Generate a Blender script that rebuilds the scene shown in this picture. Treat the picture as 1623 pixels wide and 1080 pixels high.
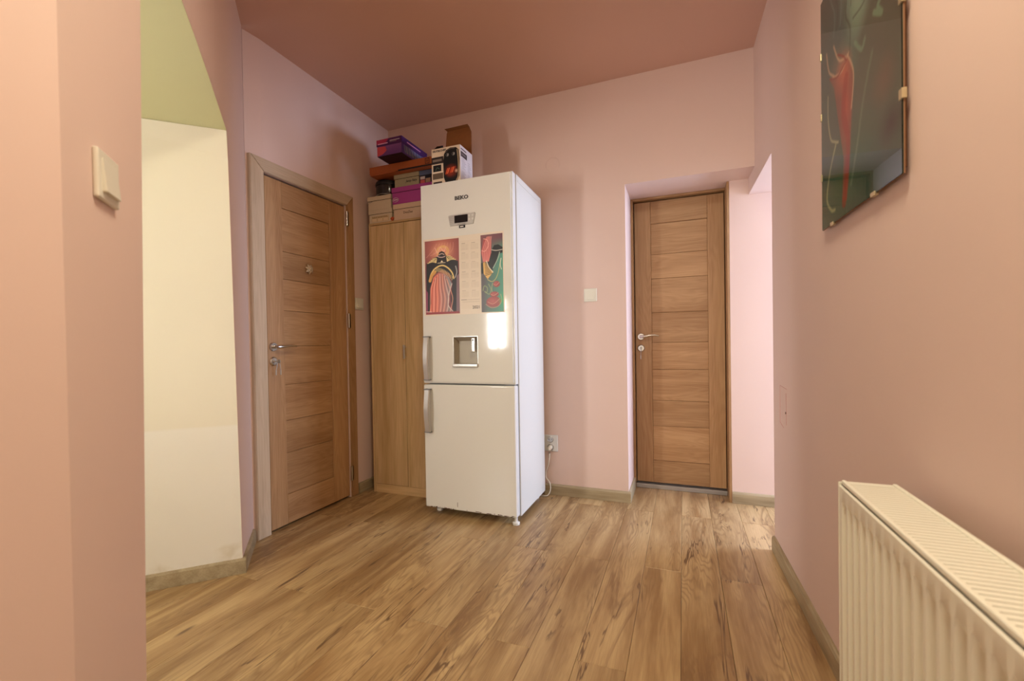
import bpy, bmesh, math, random
import numpy as np
from mathutils import Vector, Matrix
random.seed(7)
S = bpy.context.scene
COL = S.collection
for o in list(bpy.data.objects):
    bpy.data.objects.remove(o)

# ------------------------------------------------------------------ camera
CH, YAW, ROLL, PITCH, FPX, CY = 1.0337, -.3707, -.0161, -.0117, 698.17, 554.165
F = Vector((math.sin(YAW), math.cos(YAW), 0)); R = Vector((math.cos(YAW), -math.sin(YAW), 0)); U = Vector((0, 0, 1))
F2 = F * math.cos(PITCH) + U * math.sin(PITCH); U2 = U * math.cos(PITCH) - F * math.sin(PITCH)
R3 = R * math.cos(ROLL) + U2 * math.sin(ROLL); U3 = U2 * math.cos(ROLL) - R * math.sin(ROLL)
cd = bpy.data.cameras.new('camera'); cam = bpy.data.objects.new('camera', cd); COL.objects.link(cam)
cam.matrix_world = Matrix(((R3.x, U3.x, -F2.x, 0), (R3.y, U3.y, -F2.y, 0), (R3.z, U3.z, -F2.z, CH), (0, 0, 0, 1)))
cd.sensor_fit = 'HORIZONTAL'; cd.sensor_width = 36; cd.lens = FPX * 36 / 1623
cd.shift_y = (CY - 540) / 1623; cd.clip_start = .05
cd.dof.use_dof = True; cd.dof.focus_distance = 2.5; cd.dof.aperture_fstop = 3.2
S.camera = cam

# ------------------------------------------------------------------ light
S.view_settings.view_transform = 'Standard'; S.view_settings.look = 'None'
S.view_settings.gamma = 1; S.view_settings.use_curve_mapping = False
S.view_settings.exposure = 0.48
W = bpy.data.worlds.new('sky'); S.world = W; W.use_nodes = True
W.node_tree.nodes['Background'].inputs[0].default_value = (.75, .85, 1, 1)
W.node_tree.nodes['Background'].inputs[1].default_value = .6
def area(name, loc, aim, sx, sy, power, col):
    l = bpy.data.lights.new(name, 'AREA'); l.shape = 'RECTANGLE'; l.size = sx; l.size_y = sy; l.energy = power; l.color = col
    o = bpy.data.objects.new(name, l); COL.objects.link(o); o.location = loc
    o.rotation_euler = Vector(aim).to_track_quat('-Z', 'Y').to_euler(); return o
# daylight outside the corridor window (right) and outside the stairwell window (left alcove)
area('daylight_corridor', (2.95, 3.20, 1.45), (-1, 0, 0), 1.3, 1.35, 125, (.78, .97, 1.34))
area('daylight_stairwell', (-2.35, -.811, 1.315), (1, 1, .0), .25, .62, 38, (1.0, .98, .95))
# daylight through the window at the rear end of the hall, warm
area('daylight_hall', (-.17, -2.42, 1.5), (0, 1, 0), 1.0, 1.3, 10.5, (1.0, .88, .63))
# warm lamp added above the view to fill the hall with light
area('added_fill_light', (-.02, .55, 2.60), (0, 0, -1), .4, .4, 18, (1.0, .90, .66))

# ------------------------------------------------------------------ materials
def new_mat(name):
    m = bpy.data.materials.new(name); m.use_nodes = True
    nt = m.node_tree; b = nt.nodes['Principled BSDF']; return m, nt, b
class NT:
    def __init__(s, nt): s.nt = nt
    def n(s, t, **kw):
        x = s.nt.nodes.new(t)
        for k, v in kw.items(): setattr(x, k, v)
        return x
    def l(s, a, b): s.nt.links.new(a, b)
    def val(s, v, sock):
        if isinstance(v, (int, float)): sock.default_value = v
        elif isinstance(v, tuple): sock.default_value = v
        else: s.l(v, sock)
    def math(s, op, a, b=0., c=0., clamp=False):
        x = s.n('ShaderNodeMath', operation=op); x.use_clamp = clamp
        for i, v in enumerate((a, b, c)): s.val(v, x.inputs[i])
        return x.outputs[0]
    def vmul(s, a, v):
        x = s.n('ShaderNodeVectorMath', operation='MULTIPLY'); s.l(a, x.inputs[0]); x.inputs[1].default_value = v; return x.outputs[0]
    def vadd(s, a, b):
        x = s.n('ShaderNodeVectorMath', operation='ADD'); s.val(a, x.inputs[0]); s.val(b, x.inputs[1]); return x.outputs[0]
    def noise(s, vec, scale=1., detail=3., rough=.5, dist=0.):
        x = s.n('ShaderNodeTexNoise'); s.l(vec, x.inputs['Vector']); x.inputs['Scale'].default_value = scale
        x.inputs['Detail'].default_value = detail; x.inputs['Roughness'].default_value = rough; x.inputs['Distortion'].default_value = dist
        return x.outputs[0]
    def mix(s, f, a, b, mode='MIX'):
        x = s.n('ShaderNodeMix', data_type='RGBA', blend_type=mode); s.val(f, x.inputs[0])
        for v, i in ((a, 6), (b, 7)):
            if isinstance(v, tuple): x.inputs[i].default_value = v if len(v) == 4 else v + (1,)
            else: s.l(v, x.inputs[i])
        return x.outputs[2]
    def ramp(s, f, pts):
        x = s.n('ShaderNodeValToRGB'); s.l(f, x.inputs[0]); e = x.color_ramp.elements
        while len(e) < len(pts): e.new(.5)
        for i, (p, c) in enumerate(pts): e[i].position = p; e[i].color = tuple(c) + (1,) if len(c) == 3 else c
        return x.outputs[0]
    def step(s, v, lo, hi):
        x = s.n('ShaderNodeMapRange'); x.interpolation_type = 'SMOOTHSTEP'; s.l(v, x.inputs[0])
        x.inputs[1].default_value = lo; x.inputs[2].default_value = hi; return x.outputs[0]
    def bump(s, h, strength, dist=.001):
        x = s.n('ShaderNodeBump'); s.l(h, x.inputs['Height']); x.inputs['Strength'].default_value = strength
        x.inputs['Distance'].default_value = dist; return x.outputs[0]

def plain(name, col, rough=.5, metal=0., spec=.5, coat=0.):
    m, nt, b = new_mat(name); b.inputs['Base Color'].default_value = tuple(col) + (1,)
    b.inputs['Roughness'].default_value = rough; b.inputs['Metallic'].default_value = metal
    b.inputs['Specular IOR Level'].default_value = spec; b.inputs['Coat Weight'].default_value = coat
    return m
def fine(name, col, rough=.5, var=.06, scale=60., metal=0., spec=.5):
    """a plain colour with a faint unevenness of its own"""
    m, nt, b = new_mat(name); k = NT(nt); tc = k.n('ShaderNodeTexCoord').outputs['Object']
    n = k.noise(tc, scale, 3); c2 = tuple(max(0, v * (1 - var)) for v in col)
    k.l(k.mix(n, tuple(col), c2), b.inputs['Base Color'])
    b.inputs['Roughness'].default_value = rough; b.inputs['Metallic'].default_value = metal; b.inputs['Specular IOR Level'].default_value = spec
    return m
def paint_mat(name, col, stain=None):
    m, nt, b = new_mat(name); k = NT(nt); tc = k.n('ShaderNodeTexCoord').outputs['Object']
    big = k.noise(tc, .9, 3, .55); c2 = tuple(v * .955 for v in col)
    c = k.mix(k.step(big, .35, .7), tuple(col), c2)
    if stain: c = stain(k, tc, c)
    k.l(c, b.inputs['Base Color']); b.inputs['Roughness'].default_value = .62; b.inputs['Specular IOR Level'].default_value = .32
    fineb = k.noise(tc, 260, 2); low = k.noise(tc, 6, 2)
    h = k.math('ADD', k.math('MULTIPLY', fineb, .25), k.math('MULTIPLY', low, 2.))
    k.l(k.bump(h, .35, .0012), b.inputs['Normal']); return m

PINK = (.79, .60, .53)
M = {}
M['pink'] = paint_mat('pink_paint', PINK)
M['ceil'] = paint_mat('pink_ceiling_paint', (.67, .42, .33))
def cream_stain(k, tc, c):
    n = k.noise(tc, 2.2, 5, .6, .6); sep = k.n('ShaderNodeSeparateXYZ'); k.l(tc, sep.inputs[0])
    low = k.math('SUBTRACT', 1., k.step(sep.outputs[2], .1, .75))
    hi = k.step(sep.outputs[2], 1.86, 2.02)
    msk = k.math('MULTIPLY', k.step(n, .54, .66), k.math('ADD', k.math('MULTIPLY', low, .55), k.math('MULTIPLY', hi, .5)))
    c = k.mix(msk, c, (.60, .52, .36))
    up = k.step(sep.outputs[2], .685, .70)
    return k.mix(up, c, k.mix(1., c, (.97, .95, .88), 'MULTIPLY'))
M['cream'] = paint_mat('cream_paint', (.88, .85, .77), cream_stain)
M['offwhite'] = paint_mat('offwhite_paint', (.80, .78, .74))
M['lime'] = paint_mat('lime_paint', (.70, .70, .42))

def wood(name, axis, light, dark, rough=.45, rings=26., streak=.45, scale=1., coat=0., seed=0., rnd=.8, fineamt=.35):
    """straight grained board; axis = grain direction in object space"""
    m, nt, b = new_mat(name); k = NT(nt); tc = k.n('ShaderNodeTexCoord').outputs['Object']
    oi = k.n('ShaderNodeObjectInfo').outputs['Random']
    off = k.n('ShaderNodeCombineXYZ'); r10 = k.math('MULTIPLY', oi, 37. * rnd)
    for i in range(3): k.l(k.math('ADD', r10, seed + i * 3.), off.inputs[i])
    P = k.vadd(tc, off.outputs[0])
    def st(a, bb): v = [a * scale] * 3; v['xyz'.index(axis)] = bb * scale; return tuple(v)
    g = k.noise(k.vmul(P, st(5., .55)), 1., 3, .5, .3)
    ln = k.math('FRACT', k.math('MULTIPLY', g, rings)); ln = k.step(k.math('ABSOLUTE', k.math('SUBTRACT', ln, .5)), .02, .5)
    fg = k.noise(k.vmul(P, st(170., 5.)), 1., 4, .65)
    big = k.noise(k.vmul(P, st(11., .8)), 1., 3, .6)
    t = k.math('ADD', k.math('MULTIPLY', ln, streak * .35), k.math('MULTIPLY', k.step(big, .3, .72), streak))
    t = k.math('ADD', t, k.math('MULTIPLY', k.step(fg, .35, .7), fineamt)); t = k.math('MULTIPLY', t, .95, clamp=True)
    c = k.mix(t, tuple(light), tuple(dark))
    tint = k.math('ADD', k.math('MULTIPLY', oi, .16), .92)
    hs = k.n('ShaderNodeHueSaturation'); k.l(c, hs.inputs['Color']); k.l(tint, hs.inputs['Value'])
    k.l(hs.outputs[0], b.inputs['Base Color']); b.inputs['Roughness'].default_value = rough; b.inputs['Coat Weight'].default_value = coat
    b.inputs['Specular IOR Level'].default_value = .4
    k.l(k.bump(fg, .18, .0006), b.inputs['Normal']); return m
DL, DD = (.50, .30, .145), (.32, .165, .068)
for ax in 'xyz': M['door' + ax] = wood('door_wood_' + ax, ax, DL, DD, .42, 30, .62)
M['lit_frame_y'] = wood('lit_door_frame_wood_y', 'y', (.66, .52, .37), (.46, .34, .22), .45)  # paler copy of the door wood for the lit parts of the casing
M['lit_frame_z'] = wood('lit_door_frame_wood_z', 'z', (.66, .52, .37), (.46, .34, .22), .45)
M['ward_z'] = wood('wardrobe_oak_z', 'z', (.78, .57, .32), (.48, .31, .14), .5, 12, .55, .8)
M['ward_x'] = wood('wardrobe_oak_x', 'x', (.78, .57, .32), (.48, .31, .14), .5, 12, .55, .8)
for ax in 'xy': M['base' + ax] = wood('skirting_oak_' + ax, ax, (.50, .41, .26), (.27, .20, .11), .5, 10, .6, 1.2)

def floor_mat():
    m, nt, b = new_mat('oak_laminate'); k = NT(nt); tc = k.n('ShaderNodeTexCoord').outputs['Object']
    oi = k.n('ShaderNodeObjectInfo').outputs['Random']
    off = k.n('ShaderNodeCombineXYZ'); r = k.math('MULTIPLY', oi, 53.)
    k.l(r, off.inputs[0]); k.l(k.math('MULTIPLY', oi, 91.), off.inputs[1]); k.l(r, off.inputs[2])
    P = k.vadd(tc, off.outputs[0])
    vo = k.n('ShaderNodeTexVoronoi', feature='F1'); k.l(k.vmul(P, (9., 2.3, 0.)), vo.inputs['Vector']); vo.inputs['Scale'].default_value = 1.
    vo.inputs['Randomness'].default_value = 1.; d = vo.outputs['Distance']
    knot = k.math('POWER', 2.718, k.math('MULTIPLY', d, -7.))
    g = k.noise(k.vmul(P, (6.5, .9, 1.)), 1., 3, .5, .25)
    field = k.math('ADD', k.math('MULTIPLY', g, 26.), k.math('MULTIPLY', knot, 7.))
    ln = k.math('FRACT', field); ln = k.math('ABSOLUTE', k.math('SUBTRACT', ln, .5)); ring = k.math('SUBTRACT', 1., k.step(ln, .0, .32))
    rmask = k.step(k.noise(k.vmul(P, (7., 1.1, 1.)), 1., 2), .44, .56)
    fg = k.noise(k.vmul(P, (230., 7., 1.)), 1., 4, .7)
    big = k.noise(k.vmul(P, (9., 1.0, 1.)), 1.3, 4, .6, .4)
    # dark heart cracks: thin ridges of a stretched noise
    cr = k.noise(k.vmul(P, (10., .9, 1.)), 1., 4, .6, .5)
    crk = k.math('SUBTRACT', 1., k.step(k.math('ABSOLUTE', k.math('SUBTRACT', cr, .54)), .003, .015))
    cmask = k.step(k.noise(k.vmul(P, (6., 1.6, 1.)), 1.7, 2), .50, .62)
    crk = k.math('MULTIPLY', crk, cmask)
    kn = k.math('SUBTRACT', 1., k.step(d, .03, .12))
    kn = k.math('MULTIPLY', kn, k.step(k.noise(k.vmul(P, (3., 1., 1.)), 1.1, 1), .44, .56))
    c = k.mix(k.step(big, .34, .7), (.54, .375, .185), (.30, .17, .068))
    c = k.mix(k.math('MULTIPLY', k.math('MULTIPLY', ring, rmask), .50), c, (.22, .12, .05))
    c = k.mix(k.math('MULTIPLY', k.step(fg, .40, .75), .40), c, (.27, .165, .08))
    c = k.mix(k.math('MULTIPLY', k.step(k.math('SUBTRACT', 1., fg), .52, .8), .30), c, (.64, .49, .30))
    c = k.mix(k.math('MULTIPLY', k.math('MAXIMUM', crk, kn), .85), c, (.115, .058, .028))
    sn = k.noise(k.vmul(P, (5., .6, 1.)), 1.1, 5, .6, 1.2)
    sr = k.math('SUBTRACT', 1., k.step(k.math('ABSOLUTE', k.math('SUBTRACT', sn, .47)), .0, .045))
    c = k.mix(k.math('MULTIPLY', k.math('MULTIPLY', sr, k.step(k.noise(k.vmul(P, (2., .8, 1.)), 1.3, 2), .42, .6)), .6), c, (.20, .105, .045))
    hs = k.n('ShaderNodeHueSaturation'); k.l(c, hs.inputs['Color']); k.l(k.math('ADD', k.math('MULTIPLY', oi, .14), .93), hs.inputs['Value'])
    k.l(hs.outputs[0], b.inputs['Base Color'])
    k.l(k.math('ADD', k.math('MULTIPLY', fg, .12), .30), b.inputs['Roughness']); b.inputs['Specular IOR Level'].default_value = .45
    k.l(k.bump(fg, .22, .0005), b.inputs['Normal']); return m
M['floor'] = floor_mat()
M['gap'] = plain('dark_gap', (.03, .018, .01), .9)
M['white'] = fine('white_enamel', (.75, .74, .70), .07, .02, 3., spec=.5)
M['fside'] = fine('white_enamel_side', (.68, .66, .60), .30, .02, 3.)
M['plastic'] = fine('cream_plastic', (.80, .77, .66), .35, .02)
M['radi'] = fine('radiator_enamel', (.90, .88, .75), .32, .02, 4.)
M['chrome'] = plain('brushed_steel', (.62, .60, .57), .24, 1.)
M['silver'] = fine('silver_plastic', (.60, .59, .56), .30, .08, 40., metal=.65)
M['dark'] = plain('black_plastic', (.015, .015, .018), .25)
M['grey'] = plain('grey_rubber', (.22, .23, .24), .6)
M['rust'] = fine('rust', (.13, .05, .02), .9, .5, 300.)
M['alu'] = plain('aluminium_sill', (.50, .50, .50), .35, .8)
M['lcd'] = plain('display_glass', (.008, .008, .01), .08)
M['ink'] = plain('dark_ink', (.05, .045, .045), .5)
M['inkgrey'] = plain('grey_ink', (.20, .18, .17), .5)
M['inkwhite'] = plain('white_ink', (.78, .75, .72), .5)
M['cardw'] = fine('cream_card', (.66, .55, .40), .75, .08)
M['cardp'] = fine('peach_card', (.70, .52, .38), .75, .08)
M['cardg'] = fine('olive_grey_card', (.40, .35, .23), .75, .08)
M['cardpu'] = fine('magenta_card', (.42, .055, .30), .6, .1)
M['cardo'] = fine('orange_card', (.40, .10, .022), .7, .14)
M['cardb'] = fine('brown_card', (.24, .085, .018), .8, .15)
M['cardwh'] = fine('white_card', (.76, .70, .62), .5, .03)
M['violet'] = fine('violet_card', (.14, .05, .22), .5, .2)
M['glossblack'] = plain('black_enamel', (.010, .009, .007), .12)
M['bag'] = fine('black_bag', (.008, .008, .009), .45, .3)
M['pinkline'] = plain('pink_pencil_line', (.62, .30, .26), .8)
M['bow'] = fine('gold_foil_ribbon', (.72, .62, .44), .25, .2, 40., metal=.45)
M['clip'] = plain('brass_clip', (.62, .52, .32), .35, .7)
M['back'] = fine('hardboard', (.28, .13, .06), .8, .2)
M['cord'] = plain('cream_cord', (.70, .62, .48), .5)
M['red'] = fine('orange_red_rag', (.55, .10, .03), .8, .2)
def vcol(name, rough=.35, spec=.5):
    m, nt, b = new_mat(name); a = nt.nodes.new('ShaderNodeVertexColor'); a.layer_name = 'Col'
    nt.links.new(a.outputs[0], b.inputs['Base Color']); b.inputs['Roughness'].default_value = rough; b.inputs['Specular IOR Level'].default_value = spec; return m
M['print'] = vcol('printed_paper', .4)
M['printcard'] = vcol('printed_card', .5, .3)
M['shade_liner'] = fine('niche_shade_taupe', (.40, .35, .27), .4, .02)  # darker tone that paints shade into the dispenser recess
M['pastel'] = vcol('pastel_under_glass', .75, .2)
def glass_mat():
    m, nt, b = new_mat('clear_glass'); b.inputs['Base Color'].default_value = (1, 1, 1, 1)
    b.inputs['Roughness'].default_value = 0.; b.inputs['Transmission Weight'].default_value = 1; b.inputs['IOR'].default_value = 1.16; return m
M['glass'] = glass_mat()

# ------------------------------------------------------------------ mesh helpers
def B(bm, x0, x1, y0, y1, z0, z1, bev=0., seg=2, mat=None):
    r = bmesh.ops.create_cube(bm, size=1.)['verts']
    m = Matrix.Translation(((x0 + x1) / 2, (y0 + y1) / 2, (z0 + z1) / 2)) @ Matrix.Diagonal((abs(x1 - x0), abs(y1 - y0), abs(z1 - z0), 1))
    if mat is not None: m = mat @ m
    bmesh.ops.transform(bm, matrix=m, verts=r)
    if bev: bmesh.ops.bevel(bm, geom=list({e for v in r for e in v.link_edges}), offset=bev, segments=seg, affect='EDGES', profile=.5)
    return bm
def prism(bm, poly, z0, z1):
    a = [bm.verts.new((x, y, z0)) for x, y in poly]; b = [bm.verts.new((x, y, z1)) for x, y in poly]; n = len(poly)
    bm.faces.new(a[::-1]); bm.faces.new(b)
    for i in range(n): bm.faces.new((a[i], a[(i + 1) % n], b[(i + 1) % n], b[i]))
def prism2(bm, lo, hi, z0, z1):
    a = [bm.verts.new((p[0], p[1], z0)) for p in lo]; b = [bm.verts.new((p[0], p[1], z1)) for p in hi]; n = len(lo)
    bm.faces.new(a[::-1]); bm.faces.new(b)
    for i in range(n): bm.faces.new((a[i], a[(i + 1) % n], b[(i + 1) % n], b[i]))
def cyl(bm, p0, p1, r0, r1=None, n=24):
    p0, p1 = Vector(p0), Vector(p1); r1 = r0 if r1 is None else r1; d = p1 - p0
    m = Matrix.Translation((p0 + p1) / 2) @ d.to_track_quat('Z', 'Y').to_matrix().to_4x4()
    bmesh.ops.create_cone(bm, cap_ends=True, segments=n, radius1=r0, radius2=r1, depth=d.length, matrix=m)
def tube(bm, pts, r, n=10, rs=None):
    pts = [Vector(p) for p in pts]; rings = []
    for i, p in enumerate(pts):
        t = (pts[min(i + 1, len(pts) - 1)] - pts[max(i - 1, 0)]).normalized(); q = t.to_track_quat('Z', 'Y')
        rr = rs[i] if rs else r
        rings.append([bm.verts.new(p + q @ Vector((math.cos(a) * rr, math.sin(a) * rr, 0))) for a in [2 * math.pi * j / n for j in range(n)]])
    for i in range(len(rings) - 1):
        for j in range(n): bm.faces.new((rings[i][j], rings[i][(j + 1) % n], rings[i + 1][(j + 1) % n], rings[i + 1][j]))
    bm.faces.new(rings[0][::-1]); bm.faces.new(rings[-1])
def lathe(bm, c, prof, n=40, axis='z'):
    rings = []
    for r, h in prof:
        rg = []
        for j in range(n):
            a = 2 * math.pi * j / n; u, v = r * math.cos(a), r * math.sin(a)
            p = {'z': (u, v, h), 'y': (u, h, v), 'x': (h, u, v)}[axis]; rg.append(bm.verts.new(Vector(c) + Vector(p)))
        rings.append(rg)
    for i in range(len(rings) - 1):
        for j in range(n): bm.faces.new((rings[i][j], rings[i][(j + 1) % n], rings[i + 1][(j + 1) % n], rings[i + 1][j]))
    bm.faces.new(rings[0][::-1]); bm.faces.new(rings[-1])
def wloc(o):
    v = Vector((0, 0, 0))
    while o is not None: v += o.location; o = o.parent
    return v
def obj(name, bm, mat, parent=None, origin=None, smooth=False, **props):
    """one mesh object from a bmesh given in world coordinates"""
    bmesh.ops.recalc_face_normals(bm, faces=bm.faces)
    base = Vector((0, 0, 0)) if parent is None else wloc(parent)
    if origin is None: origin = base
    else: origin = Vector(origin)
    bmesh.ops.translate(bm, vec=-origin, verts=bm.verts)
    me = bpy.data.meshes.new(name); bm.to_mesh(me); bm.free()
    if smooth:
        me.polygons.foreach_set('use_smooth', [True] * len(me.polygons))
        me.set_sharp_from_angle(angle=math.radians(35))
    me.materials.append(M[mat] if isinstance(mat, str) else mat)
    o = bpy.data.objects.new(name, me); COL.objects.link(o)
    o.location = origin - base
    if parent is not None: o.parent = parent
    if smooth:
        w = o.modifiers.new('weighted_normals', 'WEIGHTED_NORMAL'); w.keep_sharp = True; w.weight = 100
    for a, v in props.items(): o[a] = v
    return o
def centre_of(*b): return ((b[0] + b[1]) / 2, (b[2] + b[3]) / 2, (b[4] + b[5]) / 2)
def boxo(name, b, mat, parent=None, bev=0., seg=2, **props):
    bm = bmesh.new(); B(bm, *b, bev=bev, seg=seg); return obj(name, bm, mat, parent, origin=centre_of(*b), smooth=bool(bev), **props)
def thing(name, loc, label, cat, group=None):
    o = bpy.data.objects.new(name, None); COL.objects.link(o); o.location = loc; o.empty_display_size = .1
    o['label'] = label; o['category'] = cat
    if group: o['group'] = group
    return o
def tag(o, label, cat, group=None):
    o['label'] = label; o['category'] = cat
    if group: o['group'] = group
    return o
def struct(name, bm, mat, label, cat='structure', origin=None):
    o = obj(name, bm, mat, None, origin, kind='structure'); o['label'] = label; o['category'] = cat; return o
def text_bm(txt, size, origin, right, up, depth=.0004, bold=0., xscale=1., shear=0.):
    cu = bpy.data.curves.new('t', 'FONT'); cu.body = txt; cu.size = size; cu.offset = bold; cu.align_x = 'CENTER'; cu.align_y = 'CENTER'; cu.shear = shear
    cu.extrude = depth; cu.resolution_u = 2
    t = bpy.data.objects.new('t', cu); COL.objects.link(t); dg = bpy.context.evaluated_depsgraph_get()
    me = bpy.data.meshes.new_from_object(t.evaluated_get(dg)); bpy.data.objects.remove(t)
    bm = bmesh.new(); bm.from_mesh(me); bpy.data.meshes.remove(me)
    r, u = Vector(right).normalized(), Vector(up).normalized(); n = r.cross(u)
    m = Matrix(((r.x * xscale, u.x, n.x, origin[0]), (r.y * xscale, u.y, n.y, origin[1]), (r.z * xscale, u.z, n.z, origin[2]), (0, 0, 0, 1)))
    bmesh.ops.transform(bm, matrix=m, verts=bm.verts); return bm

# ------------------------------------------------------------------ painting prints into vertex colours
def srgb(*c):
    c = np.array(c, float) / 255.; return np.where(c <= .04045, c / 12.92, ((c + .055) / 1.055) ** 2.4)
class Canvas:
    """u to the right 0..1, v upwards 0..1"""
    def __init__(s, w, h, nu, nv, bg):
        s.w, s.h, s.nu, s.nv = w, h, nu, nv
        u, v = np.meshgrid(np.linspace(0, 1, nu), np.linspace(0, 1, nv)); s.u, s.v = u, v; s.x, s.y = u * w, v * h
        s.c = np.zeros((nv, nu, 3)) + srgb(*bg); s.px = w / nu
    def put(s, m, col):
        col = srgb(*col) if not isinstance(col, np.ndarray) else col
        s.c = s.c * (1 - m[..., None]) + col * m[..., None]
    def grad(s, c0, c1, t, m=None):
        t = np.clip(t, 0, 1)[..., None]; col = srgb(*c0) * (1 - t) + srgb(*c1) * t
        m = np.ones_like(s.u) if m is None else m; s.c = s.c * (1 - m[..., None]) + col * m[..., None]
    def poly(s, pts):
        ins = np.zeros_like(s.u, bool); n = len(pts); dm = np.full_like(s.u, 1e9)
        for i in range(n):
            (x0, y0), (x1, y1) = pts[i], pts[(i + 1) % n]
            c = ((y0 > s.v) != (y1 > s.v)); xx = (x1 - x0) * (s.v - y0) / ((y1 - y0) or 1e-9) + x0
            ins ^= c & (s.u < xx)
            dm = np.minimum(dm, s._seg(x0, y0, x1, y1))
        sd = np.where(ins, dm, -dm); return np.clip(sd / s.px + .5, 0, 1)
    def _seg(s, x0, y0, x1, y1):
        ax, ay, bx, by = x0 * s.w, y0 * s.h, x1 * s.w, y1 * s.h; dx, dy = bx - ax, by - ay; L = dx * dx + dy * dy or 1e-12
        t = np.clip(((s.x - ax) * dx + (s.y - ay) * dy) / L, 0, 1); return np.hypot(s.x - ax - t * dx, s.y - ay - t * dy)
    def line(s, pts, wd, col, a=1.):
        pts = smooth_pts(pts); d = np.full_like(s.u, 1e9)
        for i in range(len(pts) - 1): d = np.minimum(d, s._seg(*pts[i], *pts[i + 1]))
        s.put(np.clip((wd / 2 - d) / s.px + .5, 0, 1) * a, col)
    def soft(s, cx, cy, rx, ry, col, a=1., p=1.):
        d = np.hypot((s.u - cx) / rx, (s.v - cy) / ry); s.put(np.clip(1 - d, 0, 1) ** p * a, col)
    def ell(s, cx, cy, rx, ry, col, a=1.):
        d = np.hypot((s.u - cx) / rx, (s.v - cy) / ry); s.put(np.clip((1 - d) * rx * s.w / s.px + .5, 0, 1) * a, col)
    def rect(s, x0, x1, y0, y1, col, a=1.):
        s.put(((s.u >= x0) & (s.u <= x1) & (s.v >= y0) & (s.v <= y1)).astype(float) * a, col)
    def build(s, name, origin, right, up, mat, parent, thick=.0006, **props):
        """a thin printed sheet: front grid plus back and rim"""
        r, upv = Vector(right), Vector(up); n = r.cross(upv); nu, nv = s.nu, s.nv; o3 = np.array(origin)
        P = o3 + s.x[..., None] * np.array(r) + s.y[..., None] * np.array(upv) + np.array(n) * thick
        P = P.reshape(-1, 3); k = np.arange(nu * nv).reshape(nv, nu)
        q = np.stack([k[:-1, :-1], k[:-1, 1:], k[1:, 1:], k[1:, :-1]], -1).reshape(-1, 4)
        cs = [0, nu - 1, nu * nv - 1, nu * (nv - 1)]; back = P[cs] - np.array(n) * thick
        base = nu * nv; V = np.vstack([P, back]); faces = q.tolist() + [[base + 3, base + 2, base + 1, base]]
        for i in range(4): a, b_ = cs[i], cs[(i + 1) % 4]; faces.append([b_, a, base + i, base + (i + 1) % 4])
        off = wloc(parent) if parent is not None else Vector((0, 0, 0)); V = V - np.array(off)
        me = bpy.data.meshes.new(name); me.from_pydata(V.tolist(), [], faces)
        ca = me.color_attributes.new('Col', 'FLOAT_COLOR', 'POINT')
        c = np.ones((len(V), 4)); c[:base, :3] = s.c.reshape(-1, 3); c[base:, :3] = s.c.reshape(-1, 3)[cs]
        ca.data.foreach_set('color', c.ravel()); me.materials.append(M[mat])
        o = bpy.data.objects.new(name, me); COL.objects.link(o)
        if parent is not None: o.parent = parent
        for a, v in props.items(): o[a] = v
        return o
def smooth_pts(p, n=8):
    if len(p) < 3: return p
    out = []; q = [p[0]] + list(p) + [p[-1]]
    for i in range(1, len(q) - 2):
        p0, p1, p2, p3 = [np.array(x, float) for x in q[i - 1:i + 3]]
        for t in np.linspace(0, 1, n, endpoint=False):
            out.append(tuple(.5 * (2 * p1 + (p2 - p0) * t + (2 * p0 - 5 * p1 + 4 * p2 - p3) * t * t + (3 * p1 - p0 - 3 * p2 + p3) * t ** 3)))
    out.append(tuple(p[-1])); return out

# ------------------------------------------------------------------ the room shell
H = 2.728; XL = -2.145; YB = 2.905
s2 = math.sqrt(.5); d1 = Vector((s2, -s2)); d2 = Vector((-s2, -s2)); nD = Vector((s2, s2))
C0 = Vector((-2.158, 1.683))          # left wall / diagonal wall corner
A = Vector((-1.912, 1.437))           # jamb / cream wall corner
P0 = Vector((-1.056, .581)); E = Vector((-.838, .363))   # pillar edge and pillar corner
HL = 2.033
def wx(y): return .397 + (2.9 - y) * .030
WR = [(wx(2.47), 2.47), (wx(2.47) + .16, 2.47), (wx(-2.2) + .16, -2.2), (wx(-2.2), -2.2)]

bm = bmesh.new(); B(bm, -3.7, 2.95, -2.45, 4.4, -.06, -.0085); fl = struct('floor', bm, 'gap', 'oak look laminate floor of long boards laid towards the back wall', 'floor')
bm = bmesh.new(); B(bm, -3.7, 2.95, -2.45, 4.4, H, H + .12); struct('ceiling', bm, 'ceil', 'flat ceiling painted a darker dusky pink', 'ceiling')

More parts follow.
